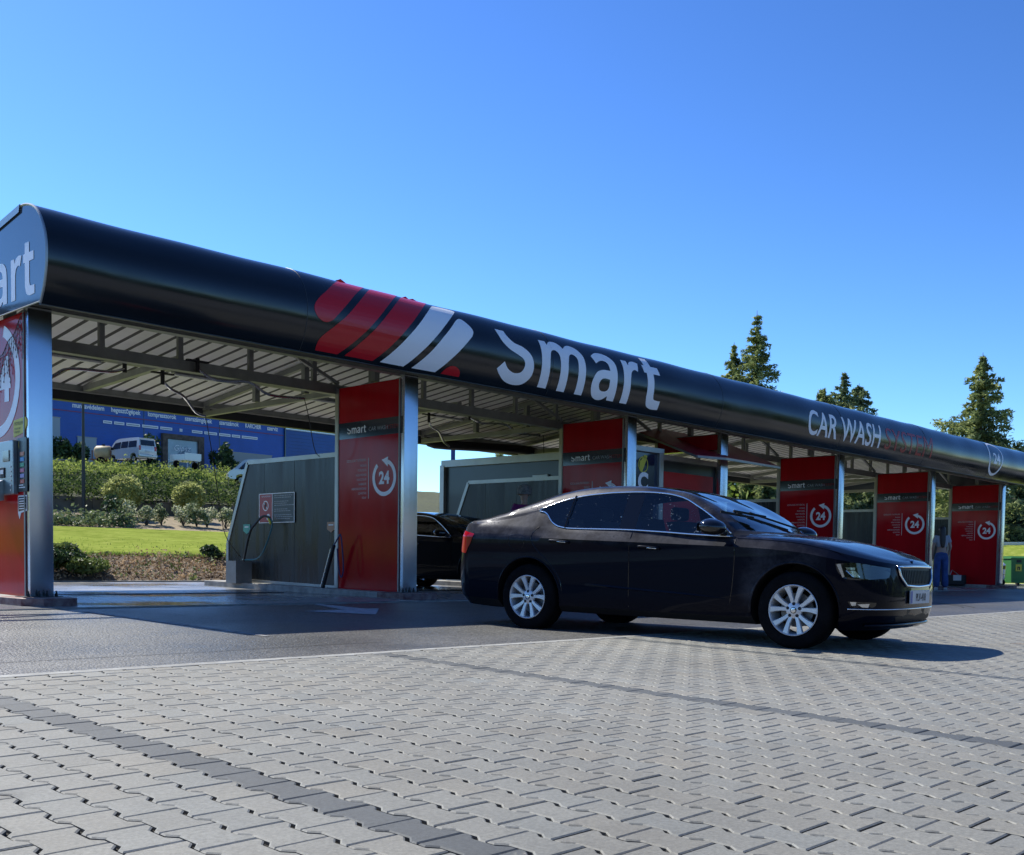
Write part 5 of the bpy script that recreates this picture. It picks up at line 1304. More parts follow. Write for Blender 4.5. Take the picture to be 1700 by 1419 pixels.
    # wipers
    for (a, b) in (((2.28, .30), (1.98, -.28)), ((2.30, -.18), (2.02, -.62))):
        def wz(x, y): return float(Zk[11](x-float(0)))-.05*abs(y)**1.5
        p0 = Vector((a[0], a[1], .985)); 
        z1 = grid_pt(10, b[0]-.15)[2]
        mb = MB(); mb.beam(p0, (b[0], b[1], z1+.035), .018, .014); mb.beam((b[0]+.08, b[1]+.17, z1+.005), (b[0]-.08, b[1]-.15, z1+.045), .012, .02); mb.build('wiper', M_TRIM, root)
    # cabin
    mb = MB(); mb.box((-.35, -.70, .30), (2.2, .70, .52)); mb.build('cabin_floor', M_SEAT, root)
    mb = MB(); mb.bbox((1.95, -.66, .55), (2.25, .66, .90), .04); mb.build('dashboard', M_TRIM, root)
    for sx, sy in ((1.02, -.36), (1.02, .36), (.12, -.38), (.12, .38)):
        st = thing('seat', None, None); st.parent = root
        mb = MB(); mb.bbox((sx, sy-.24, .50), (sx+.50, sy+.24, .64), .04); mb.build('cushion', M_SEAT, st)
        mb = MB(); mb.prism([(sx+.05, .60), (sx+.17, .62), (sx+.02, 1.08), (sx-.10, 1.07)], 'y', sy-.22, sy+.22); mb.build('backrest', M_SEAT, st)
        mb = MB(); mb.bbox((sx-.12, sy-.13, 1.09), (sx-.03, sy+.13, 1.22), .03); mb.build('headrest', M_SEAT, st)
    mb = MB(); mb.tube([(1.72+.05*math.sin(a)*0, .36+.18*math.cos(a), .86+.17*math.sin(a)) for a in np.linspace(0, 2*math.pi, 24, endpoint=False)], .014, 6, closed=True); mb.build('steering_wheel', M_TRIM, root)
    mb = MB(); mb.box((.2, -.75, .3), (.22, .75, .95)); mb.build('parcel_shelf', M_SEAT, root) if False else None
    # fuel flap outline (right rear) and rear plate
    mb = MB(); mb.tube([(p[0], p[1], p[2]) for p in on_side(smooth_loop([(-.22, .90), (-.06, .90), (-.05, .80), (-.13, .765), (-.21, .80)], 5), -1, .0008)], .0022, 4, closed=True); mb.build('fuel_flap', M_GBLACK, body)
    mb = MB(); mb.tube(curve_pts([(.33, -.05, 1.405), (.25, -.05, 1.43), (.17, -.05, 1.46)], 2), [.012, .012, .011, .010, .006], 6) if False else mb.tube([(.10, 0, 1.365), (.04, 0, 1.40)], .012, 6); mb.build('aerial', M_TRIM, root)
    return root
M_BLUE = paint('dark blue metallic paint', (0.0012, 0.0022, 0.0075), dust=0.55)
car = make_car('parked_car', 'wet dark blue saloon with silver ten spoke wheels crossing from asphalt to pavers', 'car', M_BLUE, M_RIM, 'cars at the wash')
COR = Vector((8.386, 7.053, -0.622)); CX_ = Vector((.1126, -.9936, -.0117)).normalized(); CY_ = Vector((0, 0, 1)).cross(CX_).normalized(); CZ_ = CX_.cross(CY_)
def set_car(o, org, X):
    X = X.normalized(); Y = Vector((0, 0, 1)).cross(X).normalized(); Z = X.cross(Y)
    o.matrix_world = Matrix(((X.x, Y.x, Z.x, org.x), (X.y, Y.y, Z.y, org.y), (X.z, Y.z, Z.z, org.z), (0, 0, 0, 1)))
set_car(car, COR, CX_)
def recolour(root, mp):
    for o in list(bpy.data.objects):
        p = o
        while p.parent is not None: p = p.parent
        if p == root and o.type == 'MESH':
            if any(s.material in mp for s in o.material_slots):
                o.data = o.data.copy()
                for i, m_ in enumerate(o.data.materials):
                    if m_ in mp: o.data.materials[i] = mp[m_]
M_BLKP = paint('black car paint', (0.006, 0.006, 0.008), drops=False)
M_WHTP = paint('white car paint', (0.62, 0.63, 0.64), drops=False)
M_DRIM = mat('dull alloy', (0.25, 0.26, 0.27), 0.35, 0.7)
car2 = copy_tree(car); car2.name = 'parked_car'; car2['label'] = 'black car standing inside the wash bay behind the second red divider'
recolour(car2, {M_BLUE: M_BLKP, M_RIM: M_DRIM})
car3 = copy_tree(car); car3.name = 'parked_car'; car3['label'] = 'white car showing only a sliver and one wheel beside the rightmost steel column'
recolour(car3, {M_BLUE: M_WHTP, M_RIM: M_DRIM})
set_car(car2, Vector((12.0+1.2, 15.6, floor_z(15))), Vector((0.10, -1, 0)))
set_car(car3, Vector((39.8, 15.5, ground_z(12))), Vector((-0.80, -0.62, 0)))
# ------------------------------------------------------------------ land behind the canopy
def leaf_cloud(pts, size, rng, squash=1.0, flat=0.0, aspect=1.6):
    """pts: iterable of (x,y,z[,s]) -> small leaf shaped quads at random angles"""
    V = []; Fc = []
    for p in pts:
        s = size*(p[3] if len(p) > 3 else 1)*rng.uniform(.6, 1.35)
        a = rng.uniform(0, 2*math.pi); b = rng.gauss(0, .7)*(1-flat)
        d = Vector((math.cos(a)*math.cos(b), math.sin(a)*math.cos(b), math.sin(b)*squash)); n = Vector((rng.gauss(0, 1), rng.gauss(0, 1), rng.gauss(0.6, 1)))
        e = d.cross(n)
        if e.length < 1e-3: continue
        e.normalize(); q = Vector(p[:3]); i = len(V)
        V += [tuple(q-d*s*.5*aspect), tuple(q+e*s*.38), tuple(q+d*s*.5*aspect), tuple(q-e*s*.38)]; Fc.append((i, i+1, i+2, i+3))
    return V, Fc
def leaf_mat(name, lo, hi, hue=None, rough=0.55, trans=0.25):
    if name in MATS: return MATS[name]
    m = bpy.data.materials.new(name); t = nodes(m); b = t.nodes['Principled BSDF']; L = t.links.new
    geo = t.nodes.new('ShaderNodeNewGeometry')
    n = t.nodes.new('ShaderNodeTexNoise'); n.inputs['Scale'].default_value = 1.3; n.inputs['Detail'].default_value = 4
    L(geo.outputs['Position'], n.inputs['Vector'])
    ad = t.nodes.new('ShaderNodeMath'); ad.operation = 'ADD'; mu = t.nodes.new('ShaderNodeMath'); mu.operation = 'MULTIPLY'; mu.inputs[1].default_value = 0.45
    L(geo.outputs['Random Per Island'], mu.inputs[0]); L(mu.outputs[0], ad.inputs[0]); L(n.outputs['Fac'], ad.inputs[1])
    r = t.nodes.new('ShaderNodeValToRGB'); r.color_ramp.elements[0].position = 0.42; r.color_ramp.elements[0].color = (*lo, 1); r.color_ramp.elements[1].position = 0.95; r.color_ramp.elements[1].color = (*hi, 1)
    if hue: e = r.color_ramp.elements.new(0.7); e.color = (*hue, 1)
    L(ad.outputs[0], r.inputs['Fac']); L(r.outputs['Color'], b.inputs['Base Color']); pset(b, 'Roughness', rough)
    tr = t.nodes.new('ShaderNodeBsdfTranslucent'); L(r.outputs['Color'], tr.inputs[0]); mx = t.nodes.new('ShaderNodeMixShader'); mx.inputs[0].default_value = trans
    o = t.nodes['Material Output']; L(b.outputs[0], mx.inputs[1]); L(tr.outputs[0], mx.inputs[2]); L(mx.outputs[0], o.inputs[0])
    MATS[name] = m; return m
def mesh_obj(name, VF, m, parent=None):
    me = bpy.data.meshes.new(name); off = Vector(parent_world(parent)) if parent is not None else Vector((0, 0, 0))
    me.from_pydata([(v[0]-off.x, v[1]-off.y, v[2]-off.z) for v in VF[0]], [], VF[1]); me.materials.append(m); me.update()
    return link_mesh(name, me, parent)
rg = random.Random(11)
def nz2(u, v): return math.sin(u*.9+v*.4)*.5+math.sin(u*.37-v*.83+1.3)*.5
TP = [(18.36, -.42), (19.0, -.20), (20.3, .07), (52.7, 1.583), (56, 2.1), (59.6, 2.66), (60.2, 2.70), (60.35, 3.55), (66, 4.6), (74, 6.3), (76.8, 6.85), (79, 6.95), (100, 7.7), (160, 7.5), (400, 4), (900, -2)]
def land_z(v): return float(np.interp(v, [p[0] for p in TP], [p[1] for p in TP]))
def strip(name, u0, u1, v0, v1, nu, nv, m, amp=0.03, kind='structure'):
    us = np.linspace(u0, u1, nu); vs = np.linspace(v0, v1, nv)
    return sheet(name, list(us), list(vs), lambda u, v: land_z(v)+amp*nz2(u*1.3, v*1.3)*(0 if v in (v0, v1) else 1), m, kind)
M_SOIL = speckle_mat('dry mulch', (0.16, 0.12, 0.085), (0.05, 0.035, 0.025), (0.34, 0.27, 0.19), 14, 0.95, 0.03, 1.0, 24)
M_SOIL2 = speckle_mat('pale garden soil', (0.27, 0.215, 0.13), (0.13, 0.095, 0.06), (0.40, 0.33, 0.21), 3, 0.95, 0.03, 0.6, 8)
M_LAWN = speckle_mat('mown lawn', (0.22, 0.27, 0.05), (0.12, 0.17, 0.03), (0.40, 0.42, 0.12), 2.2, 0.95, 0.03, 1.0, 22, spec=0.0)
M_BANKS = speckle_mat('bank soil', (0.07, 0.08, 0.03), (0.03, 0.035, 0.015), (0.13, 0.13, 0.06), 4, 0.95, 0.03, 0.8, 6)
M_TERR = speckle_mat('terrace asphalt', (0.16, 0.16, 0.155), (0.1, 0.1, 0.1), (0.22, 0.22, 0.21), 3, 0.85, 0.05, 0.2, 5)
strip('soil_strip', -20, 38.4, 18.36, 20.35, 160, 12, M_SOIL, 0.05)
strip('lawn', -60, 90, 20.3, 52.8, 90, 40, M_LAWN, 0.04)
strip('rose_bed_soil', -60, 110, 52.7, 60.2, 60, 8, M_SOIL2, 0.05)
strip('bank', -60, 140, 60.35, 77.2, 80, 20, M_BANKS, 0.12)
strip('terrace', -200, 400, 77.15, 160, 12, 6, M_TERR, 0.0)
strip('far_land', -900, 1200, 159.9, 900, 8, 6, M_EARTH, 0.0)
# slope rising to the road at the right
def emb(u, v): return -0.52+1.65*(lambda t: t*t*(3-2*t))(float(np.clip((u-40.6)/6.5, 0, 1)))+.02*nz2(u, v)
sheet('grass_bank', list(np.linspace(40.6, 47.2, 16)), list(np.linspace(9.0, 60, 40)), emb, M_LAWN)
sheet('road', [47.2, 60, 200], [0, 20, 60], lambda u, v: 1.12, M_TERR)
mb = MB(); mb.bbox((40.3, 4.5, -.7), (40.58, 18.4, -.44), .01); mb.build('kerb_edge', mat('white kerb', (0.6, 0.6, 0.58), 0.7))['kind'] = 'structure'
# lawn blades along its near edge and scattered tufts: one ground cover
def tufts(n, f, size, up=1.0):
    V = []; Fc = []
    for _ in range(n):
        u, v = f(); z = land_z(v)
        for _ in range(3):
            a = rg.uniform(0, 6.28); h = size*rg.uniform(.5, 1.3); w_ = size*.12
            dx, dy = math.cos(a)*w_, math.sin(a)*w_; lx, ly = rg.gauss(0, .3)*h, rg.gauss(0, .3)*h; i = len(V)
            V += [(u-dx, v-dy, z-.01), (u+dx, v+dy, z-.01), (u+lx, v+ly, z+h)]; Fc.append((i, i+1, i+2))
    return V, Fc
M_GRASS = leaf_mat('grass blades', (0.07, 0.14, 0.015), (0.24, 0.34, 0.06), trans=0.4)
VF = merge(tufts(5000, lambda: (rg.uniform(5, 30), 20.25+abs(rg.gauss(0, .3))), .07), tufts(2500, lambda: (rg.uniform(6, 42), 20.3+12*rg.random()**1.6), .05))
mesh_obj('grass', VF, M_GRASS)['kind'] = 'stuff'
# dry leaves, stalks and weeds on the mulch strip
def fsoil(): return rg.uniform(3, 30), rg.uniform(18.45, 20.3)
P = []
for _ in range(22000):
    u, v = fsoil(); c = nz2(u*3, v*3); P.append((u, v, land_z(v)+abs(rg.gauss(0, .05))*(1.6 if c > .2 else .7)))
M_DRY = leaf_mat('dry leaves', (0.06, 0.035, 0.02), (0.60, 0.44, 0.27), (0.27, 0.18, 0.10), 0.9, 0.25)
mesh_obj('dry_leaf_litter', leaf_cloud(P, .042, rg), M_DRY)['kind'] = 'stuff'
P = []
for _ in range(500):
    u, v = fsoil(); 
    if u > 30: continue
    z = land_z(v); n = rg.randint(3, 12); cc = rg.uniform(.05, .22)
    for _ in range(n): P.append((u+rg.gauss(0, .07), v+rg.gauss(0, .07), z+rg.uniform(0, cc)))
mesh_obj('weeds', leaf_cloud(P, .05, rg), leaf_mat('weed leaves', (0.04, 0.07, 0.02), (0.22, 0.27, 0.09), trans=.3))['kind'] = 'stuff'
M_SHRUB = leaf_mat('juniper leaves', (0.012, 0.030, 0.012), (0.09, 0.15, 0.045), (0.03, 0.065, 0.02))
M_IVY = leaf_mat('bank leaves', (0.025, 0.05, 0.012), (0.26, 0.34, 0.06), (0.09, 0.15, 0.028), rough=.8, trans=.45)
M_YGR = leaf_mat('yellow green leaves', (0.16, 0.19, 0.05), (0.55, 0.56, 0.22), (0.32, 0.35, 0.12), rough=.8, trans=.5)
M_ROSE = leaf_mat('rose leaves', (0.06, 0.09, 0.04), (0.6, 0.6, 0.42), (0.20, 0.25, 0.12), rough=.8, trans=.4)
M_WOOD = mat('bark', (0.07, 0.055, 0.045), 0.9, var=0.3, vscale=8)
def shrub(name, label, cat, c, rx, ry, h, n, size, m, group=None, stems=5, hollow=.55, base=0.0):
    o = thing(name, label, cat, c, group=group); P = []
    lob = [(rg.uniform(-.6, .6)*rx, rg.uniform(-.6, .6)*ry, rg.uniform(.35, .9)*h, rg.uniform(.35, .6)) for _ in range(7)]
    for _ in range(n):
        l = rg.choice(lob); a = rg.uniform(0, 6.283); b = math.acos(rg.uniform(-1, 1)); r = l[3]*(1-hollow*rg.random()**2)
        x = l[0]+r*rx*math.sin(b)*math.cos(a); y = l[1]+r*ry*math.sin(b)*math.sin(a); z = l[2]+r*h*.6*math.cos(b)
        if z < base: z = base+rg.random()*.1*h
        P.append((c[0]+x, c[1]+y, c[2]+z))
    mesh_obj('foliage', leaf_cloud(P, size, rg), m, o)
    mb = MB()
    for k in range(stems):
        a = rg.uniform(0, 6.28); t = lob[k % 7]; mb.tube([(c[0], c[1], c[2]-.05), (c[0]+t[0]*.5, c[1]+t[1]*.5, c[2]+t[2]*.6), (c[0]+t[0], c[1]+t[1], c[2]+t[2])], [.02*h+.008, .012*h+.005, .004], 5)
    mb.build('stems', M_WOOD, o); return o
# dark junipers at the left end of the mulch strip
for (px, py, v, rx, h, lb) in ((102, 950, 18.9, .62, .36, 'low dark juniper at the floor edge, right of the first steel column'), (122, 935, 19.6, .36, .32, 'small round dark juniper above the low one, by the grass edge'), (145, 958, 18.7, .45, .32, 'small spreading green shrub at the left of the mulch strip')):
    p = at_v(px, 960, v); shrub('juniper', lb, 'shrub', (p.x, v, land_z(v)), rx, .45, h, 2600, .055, M_SHRUB if h > .35 else leaf_mat('mid green leaves', (0.03, 0.06, 0.015), (0.2, 0.26, 0.07), trans=.3), stems=5)
p = at_v(345, 930, 20.0); shrub('low_shrub', 'thin dark shrub at the grass edge left of the steel wall', 'shrub', (p.x, 20.0, land_z(20.0)), .35, .3, .28, 700, .05, M_SHRUB)
# shrubs and roses in the upper bed
rs = [(560, 420, 'leftmost rose bush, darkest, under the larger clipped bush'), (690, 450, 'second rose bush from the left in the upper bed'), (870, 450, 'third rose bush from the left, pale and broad'), (1000, 470, 'fourth rose bush, with reddish tips'), (1190, 450, 'fifth rose bush, under the smaller clipped bush'), (1310, 520, 'low sparse rose bush, sixth from the left'), (1400, 480, 'seventh rose bush from the left, thin and tall'), (1565, 460, 'rose bush touching the slanted steel wall edge')]
for k, (a, b, lb) in enumerate(rs):
    d = ray(80+a/5.3125, 760+b/5.3125); v = 54.6+rg.uniform(-.4, .4); p = d*(v/d.y)
    shrub('rose_bush', lb, 'rose bush', (p.x, v, land_z(v)), .55+.1*(k % 3), .45, 1.05+.12*(k % 2)+(.3 if k == 0 else 0), 520, .11, M_ROSE if k else M_SHRUB, 'roses in the upper bed', stems=6, hollow=.3)
for (px, lb, r) in ((205, 'larger clipped yellow green ball bush', 1.05), (314, 'smaller clipped yellow green ball bush', .92)):
    v = 58.0; p = at_v(px, 840, v); c = (p.x, v, land_z(v)); o = thing('ball_bush', lb, 'bush', c, group='clipped ball bushes'); P = []
    for _ in range(3800):
        a = rg.uniform(0, 6.283); cb = rg.uniform(-1, 1); sb_ = math.sqrt(1-cb*cb); rr = r*(rg.uniform(.72, 1.03)+.07*math.sin(5*a+4*cb))
        P.append((c[0]+rr*sb_*math.cos(a), c[1]+rr*sb_*math.sin(a), c[2]+1.35+rr*cb*.95))
    mesh_obj('crown', leaf_cloud(P, .12, rg), M_YGR, o)
    mb = MB(); mb.tube([(c[0], c[1], c[2]-.1), (c[0], c[1], c[2]+1.3)], .06, 7)
    mb.build('trunk', M_WOOD, o)
P = []
for _ in range(2600):
    u = rg.uniform(20.5, 27.0); v = rg.uniform(52.9, 55.5); P.append((u, v, land_z(v)+abs(rg.gauss(.25, .18))*(1+.6*nz2(u*2, v*2))))
mesh_obj('ground_cover', leaf_cloud(P, .16, rg), leaf_mat('ground cover', (0.03, 0.06, 0.02), (0.22, 0.27, 0.12), trans=.3))['kind'] = 'stuff'
# retaining wall and the overgrown bank above it
mb = MB()
for k in range(46):
    a = -8+k*2.4; mb.bbox((a+.01, 60.16, 2.4), (a+2.39, 60.40, 3.50+.03*math.sin(k*2.3)), .02)
tag(mb.build('retaining_wall', mat('weathered concrete wall', (0.12, 0.105, 0.085), 0.9, var=0.3, vscale=.8, bump=.3, bscale=3)), 'long low weathered concrete retaining wall behind the roses', 'retaining wall')
P = []
for _ in range(62000):
    u = rg.uniform(14, 52); v = 60.1+17*rg.random(); c = nz2(u*.8, v*.8)
    P.append((u, v-(.3 if v < 61 else 0), land_z(max(v, 60.4))+abs(rg.gauss(.10, .16))*(1.3+1.0*c)*(1.5 if v < 66 else 1) + (-.35*rg.random() if v < 60.6 else 0)))
mesh_obj('bank_ground_cover', leaf_cloud([p for p in P if p[1]+1.6*nz2(p[0]*.7, 0) < 69.5], .15, rg), leaf_mat('bank ivy', (0.012, 0.026, 0.008), (0.15, 0.20, 0.05), (0.04, 0.07, 0.018), rough=.85, trans=.35))['kind'] = 'stuff'
mesh_obj('bank_crest_grass', leaf_cloud([p for p in P if p[1]+1.6*nz2(p[0]*.7, 0) >= 69.5], .13, rg), leaf_mat('crest grass', (0.06, 0.10, 0.02), (0.36, 0.42, 0.10), (0.17, 0.23, 0.05), rough=.85, trans=.5))['kind'] = 'stuff'

# ---- upper yard: blue hall
M_BLUEW = mat('blue profiled cladding', (0.008, 0.080, 0.38), 0.45, var=0.12, vscale=.4)
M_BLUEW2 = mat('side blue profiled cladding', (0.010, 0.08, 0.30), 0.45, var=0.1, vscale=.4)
hall = thing('blue_hall', 'long blue clad trade hall with rows of white words on the upper yard', 'building', (50, 90, 7.5))
mb = MB(); mb.box((20, 90, 7.0), (61.6, 120, 13.62)); wl = mb.build('wall', M_BLUEW, hall)
mb = MB(); z = 7.5
while z < 13.5: mb.box((20, 89.975, z), (61.6, 89.997, z+.05)); z += .28
mb.build('cladding_ribs', M_BLUEW, wl)
for x in (31.5, 38.0, 46.6, 54.2):
    mb = MB(); mb.box((x, 89.955, 7.0), (x+.06, 89.975, 13.6)); mb.build('cladding_joint', M_BAND, wl)
mb = MB(); mb.box((61.40, 89.80, 7.0), (61.52, 89.94, 13.6)); mb.build('downpipe', M_BAND, wl)
mb = MB(); mb.box((20, 89.95, 12.42), (61.3, 89.97, 12.48)); mb.build('red_line', mat('thin red line', (0.25, 0.03, 0.08), 0.5), wl)
mb = MB(); mb.box((19.9, 89.85, 13.62), (61.7, 120, 13.75)); mb.build('roof', M_DARKST, hall)
mb = MB(); mb.box((61.61, 92, 7.0), (75, 118, 13.35)); w2 = mb.build('side_wall', M_BLUEW2, hall)
mb = MB(); z = 7.5
while z < 13.3: mb.box((61.61, 91.95, z), (75, 91.997, z+.08)); z += .34
mb.build('cladding_ribs', M_BLUEW2, w2)
mb = MB(); mb.box((61.62, 91.9, 13.35), (75.1, 118, 13.47)); mb.build('roof', M_ALU, hall)
FV = lambda x, y, o=0.0: (x, 89.94-o, y)
for s, a, b in (('munkavédelem', 40.15, 42.96), ('hegesztőgépek', 43.56, 46.31), ('kompresszorok', 46.98, 49.76), ('szerszámgépek', 50.61, 53.41), ('szerszámok', 54.16, 56.28), ('KÄRCHER', 56.96, 58.76), ('szerviz', 59.43, 60.67)):
    t = text2d(s, .58, .016); wd = max(v[0] for v in t[0]); place('facade_word', xf(t, a, 12.80, (b-a)/wd, 1.0), FV, M_WHITE, wl)
for a, b in ((42.86, 43.65), (43.85, 44.78), (44.97, 46.23), (46.44, 47.98), (48.18, 49.35), (50.09, 50.36), (51.33, 52.40), (52.60, 53.93), (54.15, 55.36), (55.52, 56.41), (56.60, 58.34)):
    mb = MB(); mb.box((a, 89.93, 11.74), (b, 89.965, 11.99)); o = mb.build('name_plate', M_WHITE, wl)
    mb = MB(); mb.box((a+.08, 89.925, 11.82), (b-.08, 89.929, 11.90)); mb.build('plate_text', mat('plate grey text', (0.25, 0.27, 0.33), .6), o)
M_BRICK = mat('brown stone portal', (0.10, 0.075, 0.06), 0.85, var=0.4, vscale=3)
M_SHOPG = mat('shop glass', (0.20, 0.27, 0.33), 0.08, coat=.5, var=.3, vscale=.5)
mb = MB(); mb.box((48.25, 89.6, 7.2), (48.75, 90.02, 11.40)); mb.box((51.85, 89.6, 7.2), (52.40, 90.02, 11.40)); mb.box((48.751, 89.6, 10.95), (51.849, 90.02, 11.40)); mb.build('portal', M_BRICK, hall)
mb = MB(); mb.box((48.76, 89.80, 7.2), (51.84, 89.95, 10.94)); sgl = mb.build('shop_front', M_SHOPG, hall)
mb = MB()
for a, b in (((49.5, 89.74, 7.3), (49.62, 89.79, 9.46)), ((50.7, 89.74, 7.3), (50.82, 89.79, 9.46)), ((49.5, 89.74, 9.35), (50.82, 89.79, 9.46)), ((48.76, 89.74, 9.0), (49.5, 89.79, 9.08)), ((50.82, 89.74, 9.0), (51.84, 89.79, 9.08))): mb.box(a, b)
mb.build('door_frame', M_WHITE, sgl)
t = text2d('Gipsz', .75, .0, 'CENTER'); place('window_script', xf(t, 50.2, 9.95, 1.0), lambda x, y: (x+.25*(y-9.9), 89.78, y), M_WHITE, sgl)
M_BLIND = mat('pale window blind', (0.28, 0.34, 0.38), 0.5)
for a, b, c, d in ((40.58, 42.24, 8.26, 10.35), (44.63, 46.6, 8.4, 10.35), (54.27, 59.95, 7.6, 10.3), (38.2, 39.10, 8.0, 11.76)):
    mb = MB(); mb.box((a, 89.90, c), (b, 89.96, d)); wnd = mb.build('window', M_BLIND if a < 50 else mat('pale grey panel', (0.26, 0.28, 0.29), .6), hall)
    mb = MB(); mb.box((a-.06, 89.88, d), (b+.06, 89.97, d+.07)); mb.build('frame', M_GALV, wnd)
for k, (px, lb, h) in enumerate(((98, 'dark bush left of the first hall window', 2.6), (128, 'dark round bush under the first hall window', 2.0), (250, 'dark bush just left of the stone portal', 3.2), (365, 'dark conical bush between stone portal and grey panel', 3.0), (383, 'dark bush in front of the grey panel', 1.8))):
    p = at_v(px, 770, 86.5); shrub('hall_bush', lb, 'bush', (p.x, 86.5, 7.2), 1.1, .9, h, 900, .26, M_SHRUB, 'dark bushes along the blue hall')
# guard rails on the terrace edge
def railing(px0, px1, v, py, lb):
    a = at_v(px0, py, v); b = at_v(px1, py, v); o = thing('guard_rail', lb, 'railing', ((a.x+b.x)/2, v, land_z(v)), group='tube railings on the yard edge'); zt = a.z; zt2 = b.z
    mb = MB(); mb.tube([a, b], .05, 6); mb.build('top_rail', M_GALV, o)
    for p in (a, b):
        mb = MB(); mb.tube([(p.x, v, land_z(v)-.2), (p.x, v, p.z)], .05, 6); mb.build('post', M_GALV, o)
railing(60, 124, 77.4, 763, 'tube railing left of the lamp post'); railing(325, 355, 77.4, 780, 'short tube railing between trailer and white van'); railing(362, 388, 77.4, 783, 'tube railing beside the nose of the right white van')
p = at_v(104, 771, 77.3); mb = MB(); mb.bbox((p.x-.5, 77.25, p.z-.28), (p.x+.35, 77.30, p.z+.22), .01); tag(mb.build('white_board', M_WHITE), 'small white board on the railing at far left', 'board')
# vehicles on the yard edge
M_VANP = mat('silver white van paint', (0.50, 0.52, 0.54), 0.25, 0.2, coat=.6)
M_DGL = mat('dark vehicle glass', (0.015, 0.02, 0.025), 0.08, coat=.6)
def van(name, label, org, X, m, cut=None):
    r = thing(name, label, 'van', group=None); LOCAL.add(r.name)
    prof_ = smooth_loop([(-2.2, .35, 1), (-2.25, .9), (-2.2, 1.45), (-2.12, 1.80), (-1.95, 1.93), (0, 1.98), (1.0, 1.93), (1.45, 1.72), (1.95, 1.22), (2.30, 1.02), (2.48, .80), (2.50, .40, 1), (1.95, .35), (1.90, .62), (1.55, .74), (1.2, .62), (1.15, .35, 1), (-1.05, .35, 1), (-1.1, .62), (-1.45, .74), (-1.8, .62), (-1.85, .35, 1)], 3)
    W_ = lambda z: .80 if z < 1.1 else .80-(z-1.1)*.16
    mb = MB(); n = len(prof_); vs = []
    for f, s in ((.0, -1), (.0, 1)): vs += [(x, s*W_(z), z) for x, z in prof_]
    VFc = shape2d([prof_]); 
    for s in (-1, 1):
        mb.add([(x, s*W_(z), z) for x, z, _ in VFc[0]], VFc[1])
    mb.add(vs, [(k, (k+1) % n, n+(k+1) % n, n+k) for k in range(n)])
    bd = mb.build('body', m, r, smooth=True, sharp=32)
    for s in (-1, 1):
        for nm, pl in (('side_window', [(-1.9, 1.18), (-.75, 1.18), (-.75, 1.70), (-1.85, 1.70)]), ('side_window', [(-.65, 1.18), (.35, 1.18), (.30, 1.70), (-.65, 1.70)]), ('front_window', [(.45, 1.16), (1.75, 1.12), (1.25, 1.64), (.42, 1.70)])):
            mb = MB(); mb.add([(x, s*(W_(z)+.012), z) for x, z in pl], [(0, 1, 2, 3)]); mb.build(nm, M_DGL, r)
        for x in (-1.45, 1.55):
            w_ = thing('wheel', None, None); w_.parent = r
            mb = MB(); mb.lathe([(.19, s*.70), (.28, s*.79), (.31, s*.77), (.31, s*.62), (.19, s*.62)], (x, 0, .31), 'y', 20, close=False); mb.build('tyre', M_TYRE, w_, smooth=True)
            mb = MB(); mb.lathe([(.19, s*.78), (.16, s*.76), (.05, s*.77), (.0, s*.79)], (x, 0, .31), 'y', 16, close=False); mb.build('rim', M_DRIM, w_)
        mb = MB(); mb.bbox((1.45, s*.82, 1.10), (1.55, s*1.0, 1.32), .03); mb.build('mirror', M_TRIM, r)
        mb = MB(); mb.bbox((-2.27, s*.60, .92), (-2.20, s*.78, 1.28), .02); mb.build('taillight', M_TAIL if s < 0 else M_TAIL, r)
    mb = MB(); mb.prism([(-2.262, 1.32), (-2.17, 1.74), (-2.155, 1.74), (-2.245, 1.32)], 'y', -.60, .60); mb.build('rear_window', M_DGL, r)
    mb = MB(); mb.bbox((-2.36, -.80, .42), (-2.22, .80, .62), .03); mb.build('rear_bumper', m, r)
    mb = MB(); mb.box((-2.275, -.25, .82), (-2.265, .25, .94)); mb.build('number_plate', M_PLATE, r)
    mb = MB(); mb.prism([(1.50, 1.68), (1.97, 1.22), (2.0, 1.24), (1.53, 1.70)], 'y', -.62, .62); mb.build('windscreen', M_DGL, r)
    set_car(r, org, X); r.matrix_world = r.matrix_world @ Matrix.Scale(.94, 4); return r
p = at_d(233, 783, 81); van('parked_van', 'silver minivan seen from behind on the upper yard edge', Vector((p.x-.35, p.y+.6, land_z(78)+.35)), Vector((-0.08, 1.0, 0)), M_VANP)
p = at_d(374, 803, 78)+Vector((.9, -.43, 0))*2.5; van('parked_van', 'white van with only its nose showing past the steel wall', p, Vector((-.9, .43, 0)), M_VANP)
tk = thing('tank_trailer', 'old trailer carrying a cream water tank, left of the silver minivan', 'trailer'); LOCAL.add(tk.name)
mb = MB(); mb.lathe([(.0, -.62), (.40, -.60), (.50, -.48), (.52, 0), (.50, .48), (.40, .60), (.0, .62)], (0, 0, .98), 'x', 24, close=False); mb.build('tank', mat('cream tank', (0.42, 0.33, 0.18), .6, var=.15), tk, smooth=True)
mb = MB(); mb.lathe([(.13, 0), (.13, .12), (.0, .12)], (0, 0, 1.48), 'z', 12, close=False); mb.build('tank_lid', M_BLACK, tk)
mb = MB()
for a, b in (((-.9, -.45, .42), (.9, -.45, .42)), ((-.9, .45, .42), (.9, .45, .42)), ((-.9, -.45, .42), (-.9, .45, .42)), ((.9, -.45, .42), (.9, .45, .42)), ((.9, 0, .42), (1.8, 0, .38)), ((-.7, -.45, .42), (-.7, -.45, 1.1)), ((.7, -.45, .42), (.7, -.45, 1.1)), ((-.7, .45, .42), (-.7, .45, 1.1))): mb.beam(a, b, .07, .07)
mb.build('frame', mat('rusty frame', (0.16, 0.07, 0.04), .85, var=.3), tk)
